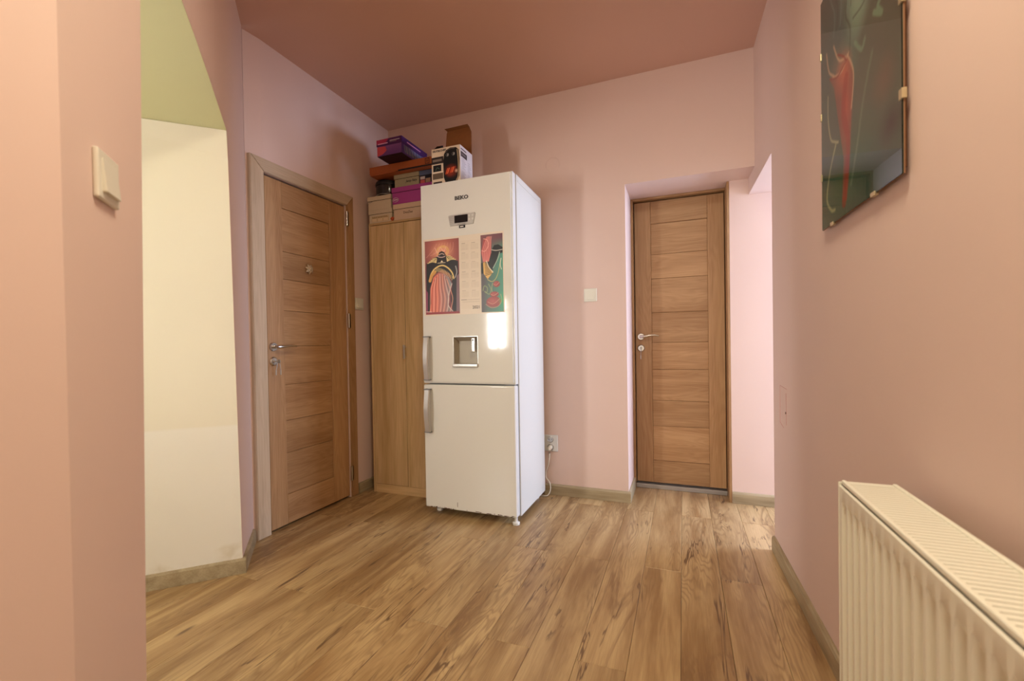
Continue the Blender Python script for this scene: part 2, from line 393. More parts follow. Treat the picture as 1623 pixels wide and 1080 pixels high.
# planks, half bond, joints at y = 2.09 / 1.395 / 2.79 ...
def plank_mesh(L):
    bm = bmesh.new(); w = .1591; B(bm, -w / 2, w / 2, -L / 2 + .0005, L / 2 - .0005, -.008, 0)
    top = [e for e in bm.edges if all(abs(v.co.z) < 1e-6 for v in e.verts)]
    bmesh.ops.bevel(bm, geom=top, offset=.0013, segments=1, affect='EDGES')
    me = bpy.data.meshes.new('plank'); bm.to_mesh(me); bm.free(); me.materials.append(M['floor']); return me
cache = {}
for k in range(-15, 24):
    xc = .302 - .16 * k + .08
    # row k: between .302-.16k and .462-.16k ; even rows joint at 2.79, odd at 2.095
    j0 = 2.79 if k % 2 == 0 else 2.095
    ys = [j0 + 1.39 * i for i in range(-4, 3)]
    lo = -2.3 if xc > -1.2 else -1.9; hi = 3.38 if xc < .5 else 4.35
    if xc > .7: lo = 1.5
    ys = [lo] + [y for y in ys if lo + .05 < y < hi - .05] + [hi]
    for y0, y1 in zip(ys[:-1], ys[1:]):
        L = round(y1 - y0, 4)
        if L not in cache: cache[L] = plank_mesh(L)
        o = bpy.data.objects.new('plank', cache[L]); COL.objects.link(o); o.parent = fl; o.location = (xc, (y0 + y1) / 2, 0)

# left wall (with its door opening)
DY0, DY1, DZ = 1.777, 2.412, 2.003
bm = bmesh.new()
prism(bm, [(C0.x, C0.y), (XL, DY0), (XL - .2, DY0), (C0.x - .3, C0.y - .02)], 0, H)
B(bm, XL - .2, XL, DY0, DY1, DZ, H); B(bm, XL - .2, XL, DY1, YB + .2, 0, H)
B(bm, XL - .26, XL - .2, C0.y + .03, YB + .2, 0, H)
struct('wall_left', bm, 'pink', 'pink wall holding the door on the left', 'wall')
# diagonal wall: jamb, lintel and pillar (old walls: edges a little out of plumb, lintel sagging towards the left door)
bm = bmesh.new(); ZL = 2.10
def Az(z): return A + d1 * (.012 + .078 * z)
def Pz(z): return A + d1 * (1.256 - .046 * z)
def Cz(z): return C0 + d1 * (.010 * z)
prism2(bm, [C0, Az(0), Az(0) + d2 * .3 - d1 * .1, C0 + d2 * .3], [Cz(H), Az(H), Az(H) + d2 * .3 - d1 * .1, C0 + d2 * .3], 0, H)
LP = [(.1647, 1.958), (.20, 1.962), (.35, 1.982), (.51, 2.004), (.68, 2.020), (.84, 2.031), (1.19, 2.040)]
def slabz(bm, prof, o, depth0, depth1, top, s_top=None):
    """profile (s along d1, z) with a flat top, extruded along d2"""
    pts = prof + [(prof[-1][0], top), (prof[0][0] if s_top is None else s_top, top)]
    a = [bm.verts.new((*(o + d1 * s_ + d2 * depth0), z)) for s_, z in pts]; b = [bm.verts.new((*(o + d1 * s_ + d2 * depth1), z)) for s_, z in pts]; n = len(pts)
    bm.faces.new(a); bm.faces.new(b[::-1])
    for i in range(n): bm.faces.new((a[i], b[i], b[(i + 1) % n], a[(i + 1) % n]))
slabz(bm, LP, A, 0, .14, H, .2248)
EB = [(E.x, E.y), (E.x, -2.2), (E.x - .12, -2.2), (E.x - .12, E.y - .10)]
prism2(bm, [Pz(0)] + EB + [Pz(0) + d2 * .10], [Pz(H)] + EB + [Pz(H) + d2 * .10], 0, H)
struct('wall_diagonal', bm, 'pink', 'pink diagonal wall with the stairwell opening and near pillar', 'wall')
# alcove: cream wall, far wall with window, near wall, ceiling
DEP, WID = 1.75, 1.47
bm = bmesh.new()
def quad_wall(bm, a, b, t, z0, z1): # wall slab from a to b, thickness vector t
    prism(bm, [tuple(a), tuple(b), tuple(b + t), tuple(a + t)], z0, z1)
e0, e1 = Az(0) + d2 * .0006, Az(2.0) + d2 * .0006
prism2(bm, [e0, e0 + d2 * DEP, e0 + d2 * DEP - d1 * .1, e0 - d1 * .1 + d2 * .1], [e1, e1 + d2 * DEP, e1 + d2 * DEP - d1 * .1, e1 - d1 * .1 + d2 * .1], 0, 2.0)
# plaster wedge below the ceiling, fading out away from the opening
w_ = [Vector((*Az(1.958), 1.958)), Vector((*(Az(1.958) + d1 * .010), 1.957)), Vector((*Az(1.84), 1.84)), Vector((*(Az(1.958) + d2 * .55), 1.955))]
w_ = [p + Vector((d2.x, d2.y, 0)) * .001 for p in w_]; vv = [bm.verts.new(p) for p in w_]
for f in ((0, 1, 2), (0, 3, 1), (1, 3, 2), (0, 2, 3)): bm.faces.new([vv[i] for i in f])
struct('wall_alcove', bm, 'cream', 'cream painted plaster wall of the stairwell alcove, stained near the skirting', 'wall')
bm = bmesh.new(); far = A + d2 * DEP
w0, w1, z0, z1 = 1.11, 1.45, .95, 1.68
quad_wall(bm, far - d1 * .1, far + d1 * w0, d2 * .12, 0, 1.97); quad_wall(bm, far + d1 * w1, far + d1 * (WID + .1), d2 * .12, 0, 1.97)
quad_wall(bm, far + d1 * w0, far + d1 * w1, d2 * .12, 0, z0); quad_wall(bm, far + d1 * w0, far + d1 * w1, d2 * .12, z1, 1.97)
quad_wall(bm, A + d1 * WID + d2 * .15, far + d1 * WID, d1 * .1, 0, 1.97)
struct('wall_stairwell', bm, 'cream', 'cream end wall of the stairwell with its window', 'wall')
bm = bmesh.new()
LP2 = [(-.1, 1.9545 - .012)] + [(s_, z - .0006) for s_, z in LP] + [(WID + .1, 2.041)]
slabz(bm, LP2, A, .1402, DEP + .1, 2.16)
slabz(bm, [(s_, z - .0006) for s_, z in LP], A, .0006, .1402, 2.0405)
struct('ceiling_alcove', bm, 'lime', 'pale yellow-green ceiling of the stairwell alcove', 'ceiling')
# windows (frames with glazing bars)
def window(name, P, D, Nn, w0, w1, z0, z1, label, nb=3):
    mm = Matrix(((D.x, Nn.x, 0, P.x), (D.y, Nn.y, 0, P.y), (0, 0, 1, 0), (0, 0, 0, 1)))
    ro = bpy.data.objects.new(name, None); COL.objects.link(ro); ro.location = (P.x, P.y, z0); ro['kind'] = 'structure'; ro['label'] = label; ro['category'] = 'window'
    f = .045
    for b in ((w0, w0 + f, z0, z1), (w1 - f, w1, z0, z1), (w0 + f, w1 - f, z0, z0 + f), (w0 + f, w1 - f, z1 - f, z1)):
        bm = bmesh.new(); B(bm, b[0], b[1], .02, .07, b[2], b[3], .004, mat=mm); obj('window_frame', bm, 'white', ro, smooth=True)
    bm = bmesh.new(); m = (w0 + w1) / 2; B(bm, m - .015, m + .015, .03, .06, z0 + f, z1 - f, .003, mat=mm); obj('glazing_bar', bm, 'white', ro)
    for i in range(1, nb + 1):
        z = z0 + (z1 - z0) * i / (nb + 1); bm = bmesh.new(); B(bm, w0 + f, w1 - f, .031, .059, z - .012, z + .012, .003, mat=mm); obj('glazing_bar', bm, 'white', ro)
window('window_1', far, d1, d2, w0, w1, z0, z1, 'white barred window at the end of the stairwell')
# back wall with recess
XR0 = -.337; RZ = 2.045; RY = 3.115; DYR = 3.262
bm = bmesh.new(); B(bm, XL - .2, XR0, YB, 3.40, 0, H)
B(bm, XR0, wx(2.9) + .16, YB, 3.40, RZ, H)
struct('wall_back', bm, 'pink', 'pink back wall behind the refrigerator with the door recess', 'wall')
bm = bmesh.new(); B(bm, .282, .64, RY, 4.3, 0, RZ); B(bm, wx(2.9) + .16, .64, RY, 4.3, RZ, H); B(bm, XR0, .282, 3.30, 3.40, 0, RZ)
struct('wall_recess', bm, 'pink', 'bright pink wall right of the door in the recess', 'wall')
# right wall with lintel over the corridor opening
bm = bmesh.new(); prism(bm, WR, 0, H)
prism(bm, [(wx(3.115), 3.115), (wx(3.115) + .16, 3.115), WR[1], WR[0]], 1.945, H - .0)
struct('wall_right', bm, 'pink', 'pink wall on the right carrying picture and radiator', 'wall')
bm = bmesh.new()
cw0, cw1, cz0, cz1 = 2.50, 3.90, .80, 2.10
B(bm, 2.8, 2.9, 1.7, cw0, 0, H); B(bm, 2.8, 2.9, cw1, 4.3, 0, H); B(bm, 2.8, 2.9, cw0, cw1, 0, cz0); B(bm, 2.8, 2.9, cw0, cw1, cz1, H)
B(bm, wx(1.7) + .16, 2.8, 1.6, 1.7, 0, H); B(bm, .54, 2.8, 4.3, 4.4, 0, H)
struct('wall_corridor', bm, 'offwhite', 'off-white end wall of the side corridor with its window', 'wall')
window('window_2', Vector((2.8, 2.0)), Vector((0, 1)), Vector((1, 0)), cw0 - 2.0, cw1 - 2.0, cz0, cz1, 'white barred window at the end of the side corridor', 1)
# rear of the hall
bm = bmesh.new()
B(bm, -.96, -.66, -2.3, -2.2, 0, H); B(bm, .32, .72, -2.3, -2.2, 0, H); B(bm, -.66, .32, -2.3, -2.2, 0, .85); B(bm, -.66, .32, -2.3, -2.2, 2.15, H)
struct('wall_rear', bm, 'pink', 'pink rear wall of the hall behind the camera, with a window', 'wall')
window('window_3', Vector((0, -2.2)), Vector((1, 0)), Vector((0, -1)), -.66, .32, .85, 2.15, 'white barred window at the rear of the hall', 1)

# skirting boards
BH, BT = .072, .014
def skirt(name, a, b, n, ax, label):
    a, b, n = Vector(a), Vector(b), Vector(n).normalized()
    bm = bmesh.new(); d = (b - a).normalized(); L = (b - a).length
    mm = Matrix(((d.x, n.x, 0, a.x), (d.y, n.y, 0, a.y), (0, 0, 1, 0), (0, 0, 0, 1)))
    pr = [(0, .0005), (BT, .0005), (BT, BH - .012), (BT - .004, BH - .003), (BT - .008, BH), (0, BH)]
    A_ = [bm.verts.new(mm @ Vector((0, p, z))) for p, z in pr]; B_ = [bm.verts.new(mm @ Vector((L, p, z))) for p, z in pr]; m = len(pr)
    bm.faces.new(A_[::-1]); bm.faces.new(B_)
    for i in range(m): bm.faces.new((A_[i], A_[(i + 1) % m], B_[(i + 1) % m], B_[i]))
    return struct(name, bm, 'base' + ax, label, 'skirting board')
skirt('baseboard_back', (-.90, YB), (XR0 + BT, YB), (0, -1), 'x', 'wood look skirting board along the pink back wall beside the refrigerator')
skirt('baseboard_recess', (XR0, YB), (XR0, 3.24), (1, 0), 'y', 'short skirting board on the left side of the door recess')
skirt('baseboard_corridor', (.284, RY), (.64, RY), (0, -1), 'x', 'skirting board on the bright wall right of the recessed door')
skirt('baseboard_right', (WR[0][0], 2.47), (wx(-2.19), -2.19), (-1, 0), 'y', 'skirting board running along the right wall under the radiator')
skirt('baseboard_diagonal', tuple(A - nD * 0), tuple(C0 + d1 * .018), tuple(nD), 'y', 'short skirting board on the narrow jamb left of the left door')
skirt('baseboard_alcove', tuple(A + d1 * .010 - d2 * .0139), tuple(A + d1 * .010 + d2 * (DEP - .01)), tuple(d1), 'y', 'skirting board under the cream stairwell wall')
skirt('baseboard_left', (XL, 2.486), (XL, YB - .01), (1, 0), 'y', 'dark bit of skirting board between left door and wardrobe')

# ------------------------------------------------------------------ doors
def empty_struct(name, loc, label):
    o = bpy.data.objects.new(name, None); COL.objects.link(o); o.location = loc; o['kind'] = 'structure'; o['label'] = label; o['category'] = 'door'; return o
BZ = [1.842, 1.593, 1.433, 1.25, 1.044, .819, .61, .422, .18]
d = empty_struct('door_1', (XL, 2.09, 0), 'wooden interior door in the left wall with a ribbon bow')
XF = XL + .012                       # casing front
boxo('leaf_core', (XL - .05, XL - .018, DY0 + .004, DY1 - .004, .012, DZ - .004), 'gap', d)
ly0, ly1, lz0, lz1 = 1.788, 2.406, .012, 1.992
LX = XL - .004
boxo('stile', (LX - .03, LX, ly0, 1.900, lz0, lz1), 'doorz', d, .0012, 1)
boxo('stile', (LX - .03, LX, 2.268, ly1, lz0, lz1), 'doorz', d, .0012, 1)
boxo('rail', (LX - .03, LX - .0004, 1.901, 2.267, BZ[0], lz1), 'doory', d, .0012, 1)
boxo('rail', (LX - .03, LX - .0004, 1.901, 2.267, lz0, BZ[-1]), 'doory', d, .0012, 1)
for a, b in zip(BZ[:-1], BZ[1:]): boxo('panel_board', (LX - .03, LX - .008, 1.9, 2.268, b + .0008, a - .0008), 'doory', d, .0016, 1)
# casing with a mitred head; fall of light put into paler and darker wood
def casing(y0, y1, z1, w0, w1, wt, x0, x1, parent):
    P = [(y0, 0), (y0, z1), (y0 + w0, z1 - wt), (y0 + w0, 0)]
    Q = [(y1, 0), (y1, z1), (y1 - w1, z1 - wt), (y1 - w1, 0)]
    T = [(y0 + .0006, z1), (y1 - .0006, z1), (y1 - w1 - .0006, z1 - wt), (y0 + w0 + .0006, z1 - wt)]
    for pts, m in ((P, 'lit_frame_z'), (Q, 'doorz'), (T, 'lit_frame_y')):
        bm = bmesh.new(); a = [bm.verts.new((x0, y, z)) for y, z in pts]; b = [bm.verts.new((x1, y, z)) for y, z in pts]
        bm.faces.new(a); bm.faces.new(b[::-1])
        for i in range(4): bm.faces.new((a[i], a[(i + 1) % 4], b[(i + 1) % 4], b[i]))
        bmesh.ops.recalc_face_normals(bm, faces=bm.faces)
        bmesh.ops.bevel(bm, geom=[e for e in bm.edges if all(abs(v.co.x - x1) < 1e-6 for v in e.verts)], offset=.003, segments=2, affect='EDGES')
        obj('casing', bm, m, parent)
casing(1.693, 2.478, 2.076, .082, .062, .072, XL - .02, XF, d)
for z in (1.862, 1.164, .115):
    bm = bmesh.new(); cyl(bm, (XF + .002, 2.411, z), (XF + .002, 2.411, z + .098), .0065, n=12); B(bm, XF - .006, XF, 2.406, 2.430, z, z + .098)
    obj('hinge', bm, 'chrome', d, smooth=True)
def handle_set(parent, pos, out, along, dz, mat='chrome', droop=0.):
    """rosette + lever, keyhole rosette; out = away from the door, along = lever direction"""
    o, al = Vector(out), Vector(along); p = Vector(pos)
    bm = bmesh.new(); cyl(bm, p, p + o * .004, .0255, .0255, 32); cyl(bm, p + o * .004, p + o * .011, .0255, .021, 32); obj('rosette', bm, mat, parent, smooth=True)
    bm = bmesh.new(); cyl(bm, p + o * .011, p + o * .045, .0095, .0085, 20)
    pts = [p + o * .042 - al * .006, p + o * .046 + al * .008, p + o * .047 + al * .03, p + o * .047 + al * .06 + Vector((0, 0, .004 + droop)), p + o * .045 + al * .095 + Vector((0, 0, .005 + droop)), p + o * .042 + al * .122 + Vector((0, 0, .002))]
    tube(bm, pts, .008, 14, [.0095, .0105, .0088, .0072, .0066, .0052]); obj('lever', bm, mat, parent, smooth=True)
    q = p - Vector((0, 0, dz)); bm = bmesh.new(); cyl(bm, q, q + o * .004, .0255, .0255, 32); cyl(bm, q + o * .004, q + o * .010, .0255, .020, 32)
    k = obj('keyhole_rosette', bm, mat, parent, smooth=True)
    bm = bmesh.new(); cyl(bm, q + o * .0101, q + o * .015, .0085, .0085, 20); obj('lock_cylinder', bm, 'silver', k, smooth=True)
    return q
q = handle_set(d, (LX, 1.822, 1.041), (1, 0, 0), (0, 1, 0), .082)
def key_set(pos, out, side, label, n=2):
    o, sd, p = Vector(out), Vector(side), Vector(pos); t = thing('key', tuple(p), label, 'key')
    bm = bmesh.new(); B(bm, -.001, .001, -.004, .004, 0, .022); 
    m = Matrix((( sd.x, 0, o.x, p.x), (sd.y, 0, o.y, p.y), (0, 1, 0, p.z), (0, 0, 0, 1))); bmesh.ops.transform(bm, matrix=m, verts=bm.verts); obj('key_blade', bm, 'silver', t)
    c = p + o * .032; bm = bmesh.new(); lathe(bm, (0, 0, 0), [(.0035, -.0012), (.0115, -.0012), (.012, 0), (.0115, .0012), (.0035, .0012)], 20)
    bmesh.ops.transform(bm, matrix=Matrix(((o.x, 0, sd.x, c.x), (o.y, 0, sd.y, c.y), (0, 1, 0, c.z), (0, 0, 0, 1))), verts=bm.verts); obj('key_bow', bm, 'silver', t, smooth=True)
    for i in range(n):
        dx = (-.02 + .030 * i) if n > 1 else 0; a = c + sd * (dx * .5) + Vector((0, 0, -.010)); b = c + sd * dx + Vector((0, 0, -.050))
        bm = bmesh.new(); tube(bm, [a, (a + b) / 2 + sd * .001, b], .0022, 8); cyl(bm, b - sd * 0, b - Vector((0, 0, .026)), .0034, .0030, 10); obj('hanging_key', bm, 'silver', t, smooth=True)
    return t
key_set(q + Vector((.0105, 0, 0)), (1, 0, 0), (0, 1, 0), 'bunch of keys hanging in the lock of the left door')
# ribbon bow
bt = thing('ribbon_bow', (LX - .008, 2.093, 1.518), 'small pale gold star-shaped ribbon bow stuck on the left door', 'bow')
for ring, (cnt, rad, hh, ph) in enumerate(((7, .034, .006, .2), (6, .024, .015, .6), (4, .012, .022, .1))):
    for i in range(cnt):
        a = ph + 2 * math.pi * i / cnt; dr = Vector((0, math.cos(a), math.sin(a))); sd = Vector((0, -math.sin(a), math.cos(a))); c = Vector((LX - .008, 2.093, 1.518))
        bm = bmesh.new(); w = .0085
        L0, L1 = c + Vector((.003 + hh * .4, 0, 0)), c + dr * rad + Vector((.002 + hh, 0, 0))
        mid1, mid2 = (L0 + L1) / 2 + Vector((.010, 0, 0)), (L0 + L1) / 2 + Vector((-.002, 0, 0))
        v = [bm.verts.new(x) for x in (L0 - sd * w * .6, L0 + sd * w * .6, mid1 + sd * w, L1, mid1 - sd * w, mid2 + sd * w, mid2 - sd * w)]
        bm.faces.new((v[0], v[1], v[2], v[4])); bm.faces.new((v[4], v[2], v[3])); bm.faces.new((v[0], v[6], v[5], v[1])); bm.faces.new((v[6], v[3], v[5])); bm.faces.new((v[1], v[5], v[2])); bm.faces.new((v[2], v[5], v[3])); bm.faces.new((v[0], v[4], v[6])); bm.faces.new((v[4], v[3], v[6]))
        obj('ribbon_loop', bm, 'bow', bt)

# recessed right door
d = empty_struct('door_2', (-.03, DYR, 0), 'wooden interior door in the recess of the back wall')
JY0, JY1 = 3.228, 3.30
boxo('jamb', (XR0 + .0005, XR0 + .015, JY0, JY1, .0, RZ - .001), 'doorz', d, .001, 1)
boxo('jamb', (.267, .2815, RY - .001, JY1, .0, RZ - .001), 'doorz', d, .001, 1)
boxo('head_jamb', (XR0 + .0155, .2665, JY0, JY1, RZ - .016, RZ - .001), 'doorx', d, .001, 1)
boxo('leaf_core', (XR0 + .018, .265, DYR + .012, DYR + .036, .04, 2.024), 'gap', d)
x0, x1, a0, a1, lz0, lz1 = -.316, .262, -.206, .160, .040, 2.022
RB = [1.866, 1.65, 1.48, 1.24, 1.03, .84, .62, .44, .195]
boxo('stile', (x0, a0, DYR, DYR + .03, lz0, lz1), 'doorz', d, .0012, 1)
boxo('stile', (a1, x1, DYR, DYR + .03, lz0, lz1), 'doorz', d, .0012, 1)
boxo('rail', (a0 + .001, a1 - .001, DYR + .0004, DYR + .03, RB[0], lz1), 'doorx', d, .0012, 1)
boxo('rail', (a0 + .001, a1 - .001, DYR + .0004, DYR + .03, lz0, RB[-1]), 'doorx', d, .0012, 1)
for a, b in zip(RB[:-1], RB[1:]): boxo('panel_board', (a0, a1, DYR + .008, DYR + .03, b + .0008, a - .0008), 'doorx', d, .0016, 1)
boxo('threshold', (XR0 + .016, .266, 3.236, 3.30, .0005, .030), 'alu', d, .003, 2, label='grey metal threshold')
q = handle_set(d, (-.279, DYR, 1.073), (0, -1, 0), (1, 0, 0), .082, droop=.003)
key_set(q + Vector((0, -.0105, 0)), (0, -1, 0), (1, 0, 0), 'single key in the lock of the recessed right door', 1)

# ------------------------------------------------------------------ switches, socket, covers
def switch(pos, right, out, w, label, group=None):
    r, o, p = Vector(right).normalized(), Vector(out).normalized(), Vector(pos)
    m = Matrix(((r.x, -o.x, 0, p.x), (r.y, -o.y, 0, p.y), (0, 0, 1, p.z), (0, 0, 0, 1))); t = thing('light_switch', tuple(p), label, 'light switch', group)
    h = w / 2; bm = bmesh.new(); B(bm, -h, h, -.009, 0, -h, h, .0035, 3); bmesh.ops.transform(bm, matrix=m, verts=bm.verts); obj('switch_plate', bm, 'plastic', t, smooth=True)
    bm = bmesh.new(); g = h * .70
    v = [bm.verts.new(c) for c in ((-g, -.010, g), (g, -.010, g), (g, -.0155, -g), (-g, -.0155, -g), (-g, -.004, g), (g, -.004, g), (g, -.004, -g), (-g, -.004, -g))]
    for f in ((0, 1, 2, 3), (7, 6, 5, 4), (0, 4, 5, 1), (3, 2, 6, 7), (0, 3, 7, 4), (1, 5, 6, 2)): bm.faces.new([v[i] for i in f])
    bmesh.ops.bevel(bm, geom=bm.edges[:], offset=.0012, segments=2, affect='EDGES')
    bmesh.ops.transform(bm, matrix=m, verts=bm.verts); obj('rocker', bm, 'plastic', t, smooth=True); return t
switch((-.566, YB, 1.350), (1, 0, 0), (0, -1, 0), .086, 'cream square light switch on the back wall beside the recess')
switch((XL, 2.527, 1.337), (0, 1, 0), (1, 0, 0), .084, 'cream light switch between the left door and the wardrobe')
pc = E + (P0 - E) * .47
sp = Vector((-.936, .461)); switch((sp.x, sp.y, 1.332), (-s2, s2, 0), (s2, s2, 0), .084, 'blurred cream light switch on the near left pillar')
t = thing('wall_socket', (-.853, YB, .352), 'white double power socket on the back wall beside the refrigerator', 'socket')
bm = bmesh.new(); B(bm, -.905, -.802, YB - .010, YB, .297, .408, .004, 3); obj('socket_plate', bm, 'white', t, smooth=True)
for z in (.379, .326):
    bm = bmesh.new(); lathe(bm, (-.853, YB - .0102, z), [(.0225, 0), (.0225, -.003), (.0205, -.004), (.0195, -.003), (.0185, -.0008), (.001, -.0008)], 32, 'y'); r_ = obj('outlet', bm, 'silver', t, smooth=True)
    bm = bmesh.new()
    for dx in (-.0095, .0095): cyl(bm, (-.853 + dx, YB - .0115, z), (-.853 + dx, YB - .0105, z), .0025, n=10)
    obj('pin_hole', bm, 'dark', r_)
bm = bmesh.new(); lathe(bm, (-.812, YB, 2.247), [(.050, .0), (.050, -.0015), (.048, -.0025), (.0465, -.0012), (.044, -.0012), (.043, -.0025), (.001, -.003)], 48, 'y')
tag(obj('junction_cover', bm, 'pink', None, smooth=True), 'round junction box cover painted over pink, high on the back wall', 'cover')
# traces of a removed switch on the right wall
t = thing('wall_anchor', (wx(2.26), 2.26, .72), 'faint pencilled outline and screw hole of a removed fitting on the right wall', 'wall anchor')
def rw(y, z, off=0.): return (wx(y) - off, y, z)
bm = bmesh.new(); cyl(bm, rw(2.235, .712, -.004), rw(2.235, .712, .0012), .0055, n=16); obj('screw_hole', bm, 'dark', t)
for a, b in (((2.335, .825), (2.335, .655)), ((2.335, .825), (2.215, .818)), ((2.335, .655), (2.27, .64)), ((2.225, .80), (2.222, .66))):
    bm = bmesh.new(); tube(bm, [rw(*a, .0004), rw(*b, .0004)], .0009, 6); obj('pencil_line', bm, 'pinkline', t)

# ------------------------------------------------------------------ wardrobe
WX0, WX1, WY0, WY1, WH = -2.064, -1.482, 2.553, 2.893, 1.902
t = thing('wardrobe', ((WX0 + WX1) / 2, (WY0 + WY1) / 2, 0), 'narrow light oak two-door wardrobe standing left of the refrigerator', 'wardrobe')
T = .016
boxo('side_panel', (WX0, WX0 + T, WY0, WY1, 0, WH - T), 'ward_z', t, .0008, 1); boxo('side_panel', (WX1 - T, WX1, WY0, WY1, 0, WH - T), 'ward_z', t, .0008, 1)
boxo('top_panel', (WX0, WX1, WY0, WY1, WH - T + .0003, WH), 'ward_x', t, .0008, 1); boxo('back_panel', (WX0 + T, WX1 - T, WY1 - .006, WY1 - .001, .02, WH - T), 'ward_z', t)
boxo('base_panel', (WX0 + T, WX1 - T, WY0 + .02, WY1 - .008, .062, .078), 'ward_x', t)
boxo('plinth', (WX0 + T + .0005, WX1 - T - .0005, WY0 + .004, WY0 + .02, 0, .061), 'ward_x', t, .0008, 1)
xm = -1.774
for a, b in ((WX0 + T + .002, xm - .0015), (xm + .0015, WX1 - T - .002)):
    dr = boxo('door', (a, b, WY0 - .001, WY0 + .015, .064, WH - T - .004), 'ward_z', t, .0008, 1)
hx = xm - .002
bm = bmesh.new(); B(bm, hx - .007, hx + .007, WY0 - .024, WY0 - .014, .945, 1.041, .003); B(bm, hx - .004, hx + .004, WY0 - .016, WY0 - .001, .955, .965); B(bm, hx - .004, hx + .004, WY0 - .016, WY0 - .001, 1.021, 1.031)
obj('handle', bm, 'silver', t, smooth=True)

# ------------------------------------------------------------------ refrigerator
FX0, FX1, FY0, FY1, FH = -1.482, -.880, 2.31, 2.845, 2.008
t = thing('refrigerator', ((FX0 + FX1) / 2, (FY0 + FY1) / 2, 0), 'tall white two-door refrigerator with water dispenser and calendar on its door', 'refrigerator')
DT = .052
boxo('cabinet', (FX0 + .004, FX1, FY0 + DT + .010, FY1, .040, FH - .006), 'fside', t, .003, 2)
boxo('top_cover', (FX0 + .004, FX1 - .0005, FY0 + DT + .012, FY1 - .002, FH - .0058, FH), 'white', t, .002, 2)
boxo('edge_trim', (FX1 + .0002, FX1 + .002, FY0 + DT + .030, FY1 - .006, FH - .040, FH - .030), 'fside', t)
boxo('door_gasket', (FX0 + .012, FX1 - .006, FY0 + DT + .0005, FY0 + DT + .0095, .05, FH - .012), 'grey', t)
SZ = .802; NX0, NX1, NZ0, NZ1 = -1.268, -1.112, .918, 1.082
# upper door with the dispenser niche cut out of it
bm = bmesh.new(); xs = [FX0, NX0, NX1, FX1 - .003]; zs = [SZ + .004, NZ0, NZ1, FH - .002]
g = [[bm.verts.new((x, FY0, z)) for x in xs] for z in zs]
hole = None
for j in range(3):
    for i in range(3):
        if (i, j) != (1, 1): bm.faces.new((g[j][i], g[j][i + 1], g[j + 1][i + 1], g[j + 1][i]))
inn = [bm.verts.new((x, FY0 + .045, z)) for x, z in ((NX0 + .006, NZ0 + .004), (NX1 - .006, NZ0 + .004), (NX1 - .006, NZ1 - .02), (NX0 + .006, NZ1 - .02))]
rim = [g[1][1], g[1][2], g[2][2], g[2][1]]
for i in range(4): bm.faces.new((rim[i], rim[(i + 1) % 4], inn[(i + 1) % 4], inn[i]))
bm.faces.new(inn)
bk = [bm.verts.new((x, FY0 + DT, z)) for x, z in ((xs[0], zs[0]), (xs[3], zs[0]), (xs[3], zs[3]), (xs[0], zs[3]))]
bot = [g[0][i] for i in range(4)]; rt = [g[j][3] for j in range(4)]; tp = [g[3][i] for i in (3, 2, 1, 0)]; lf = [g[j][0] for j in (3, 2, 1, 0)]
bm.faces.new(bot + [bk[1], bk[0]]); bm.faces.new(rt + [bk[2], bk[1]]); bm.faces.new(tp + [bk[3], bk[2]]); bm.faces.new(lf + [bk[0], bk[3]]); bm.faces.new(bk)
bmesh.ops.recalc_face_normals(bm, faces=bm.faces)
def on_outline(e):
    for ax, vals in ((0, (xs[0], xs[3])), (2, (zs[0], zs[3]))):
        for v_ in vals:
            if all(abs(v.co[ax] - v_) < 1e-6 for v in e.verts) and all(abs(v.co.y - FY0) < 1e-6 for v in e.verts): return True
    return False
bmesh.ops.bevel(bm, geom=[e for e in bm.edges if on_outline(e)], offset=.009, segments=4, affect='EDGES')
ud = obj('upper_door', bm, 'white', t, smooth=True)
bm = bmesh.new(); B(bm, FX0, FX1 - .003, FY0, FY0 + DT, .048, SZ - .004, .009, 4); ld = obj('lower_door', bm, 'white', t, smooth=True)
boxo('hinge_cover', (-.945, -.889, FY0 + .012, FY0 + .046, SZ - .0035, SZ + .0035), 'grey', t)
# dispenser
bm = bmesh.new(); L_ = [(NX0 + .0008, FY0 + .001, NZ0 + .001), (NX1 - .0008, FY0 + .001, NZ0 + .001), (NX1 - .0008, FY0 + .001, NZ1 - .001), (NX0 + .0008, FY0 + .001, NZ1 - .001)]
I_ = [(NX0 + .010, FY0 + .0445, NZ0 + .006), (NX1 - .008, FY0 + .0445, NZ0 + .006), (NX1 - .008, FY0 + .0445, NZ1 - .024), (NX0 + .010, FY0 + .0445, NZ1 - .024)]
a = [bm.verts.new(p) for p in L_]; b = [bm.verts.new(p) for p in I_]; bm.faces.new(b)
for i in range(4): bm.faces.new((a[i], a[(i + 1) % 4], b[(i + 1) % 4], b[i]))
obj('niche_shade_liner', bm, 'shade_liner', ud)  # darker inner skin stands in for the shade inside the niche
bm = bmesh.new(); B(bm, NX0 - .004, NX1 + .004, FY0 - .014, FY0 + .040, NZ0 - .014, NZ0 + .006, .004, 3); obj('drip_tray', bm, 'silver', ud, smooth=True)
bm = bmesh.new()
fr = .003
for b in ((NX0 - fr, NX0, NZ0, NZ1 + fr), (NX1, NX1 + fr, NZ0, NZ1 + fr), (NX0, NX1, NZ1, NZ1 + fr)): B(bm, b[0], b[1], FY0 - .002, FY0 + .004, b[2], b[3])
obj('niche_trim', bm, 'silver', ud)
bm = bmesh.new(); B(bm, -1.156, -1.130, FY0 + .004, FY0 + .016, .992, 1.076, .005, 3)
for z in (1.008, 1.020, 1.032): B(bm, -1.154, -1.132, FY0 + .001, FY0 + .005, z, z + .005, .001, 1)
lv = obj('dispenser_lever', bm, 'silver', ud, smooth=True)
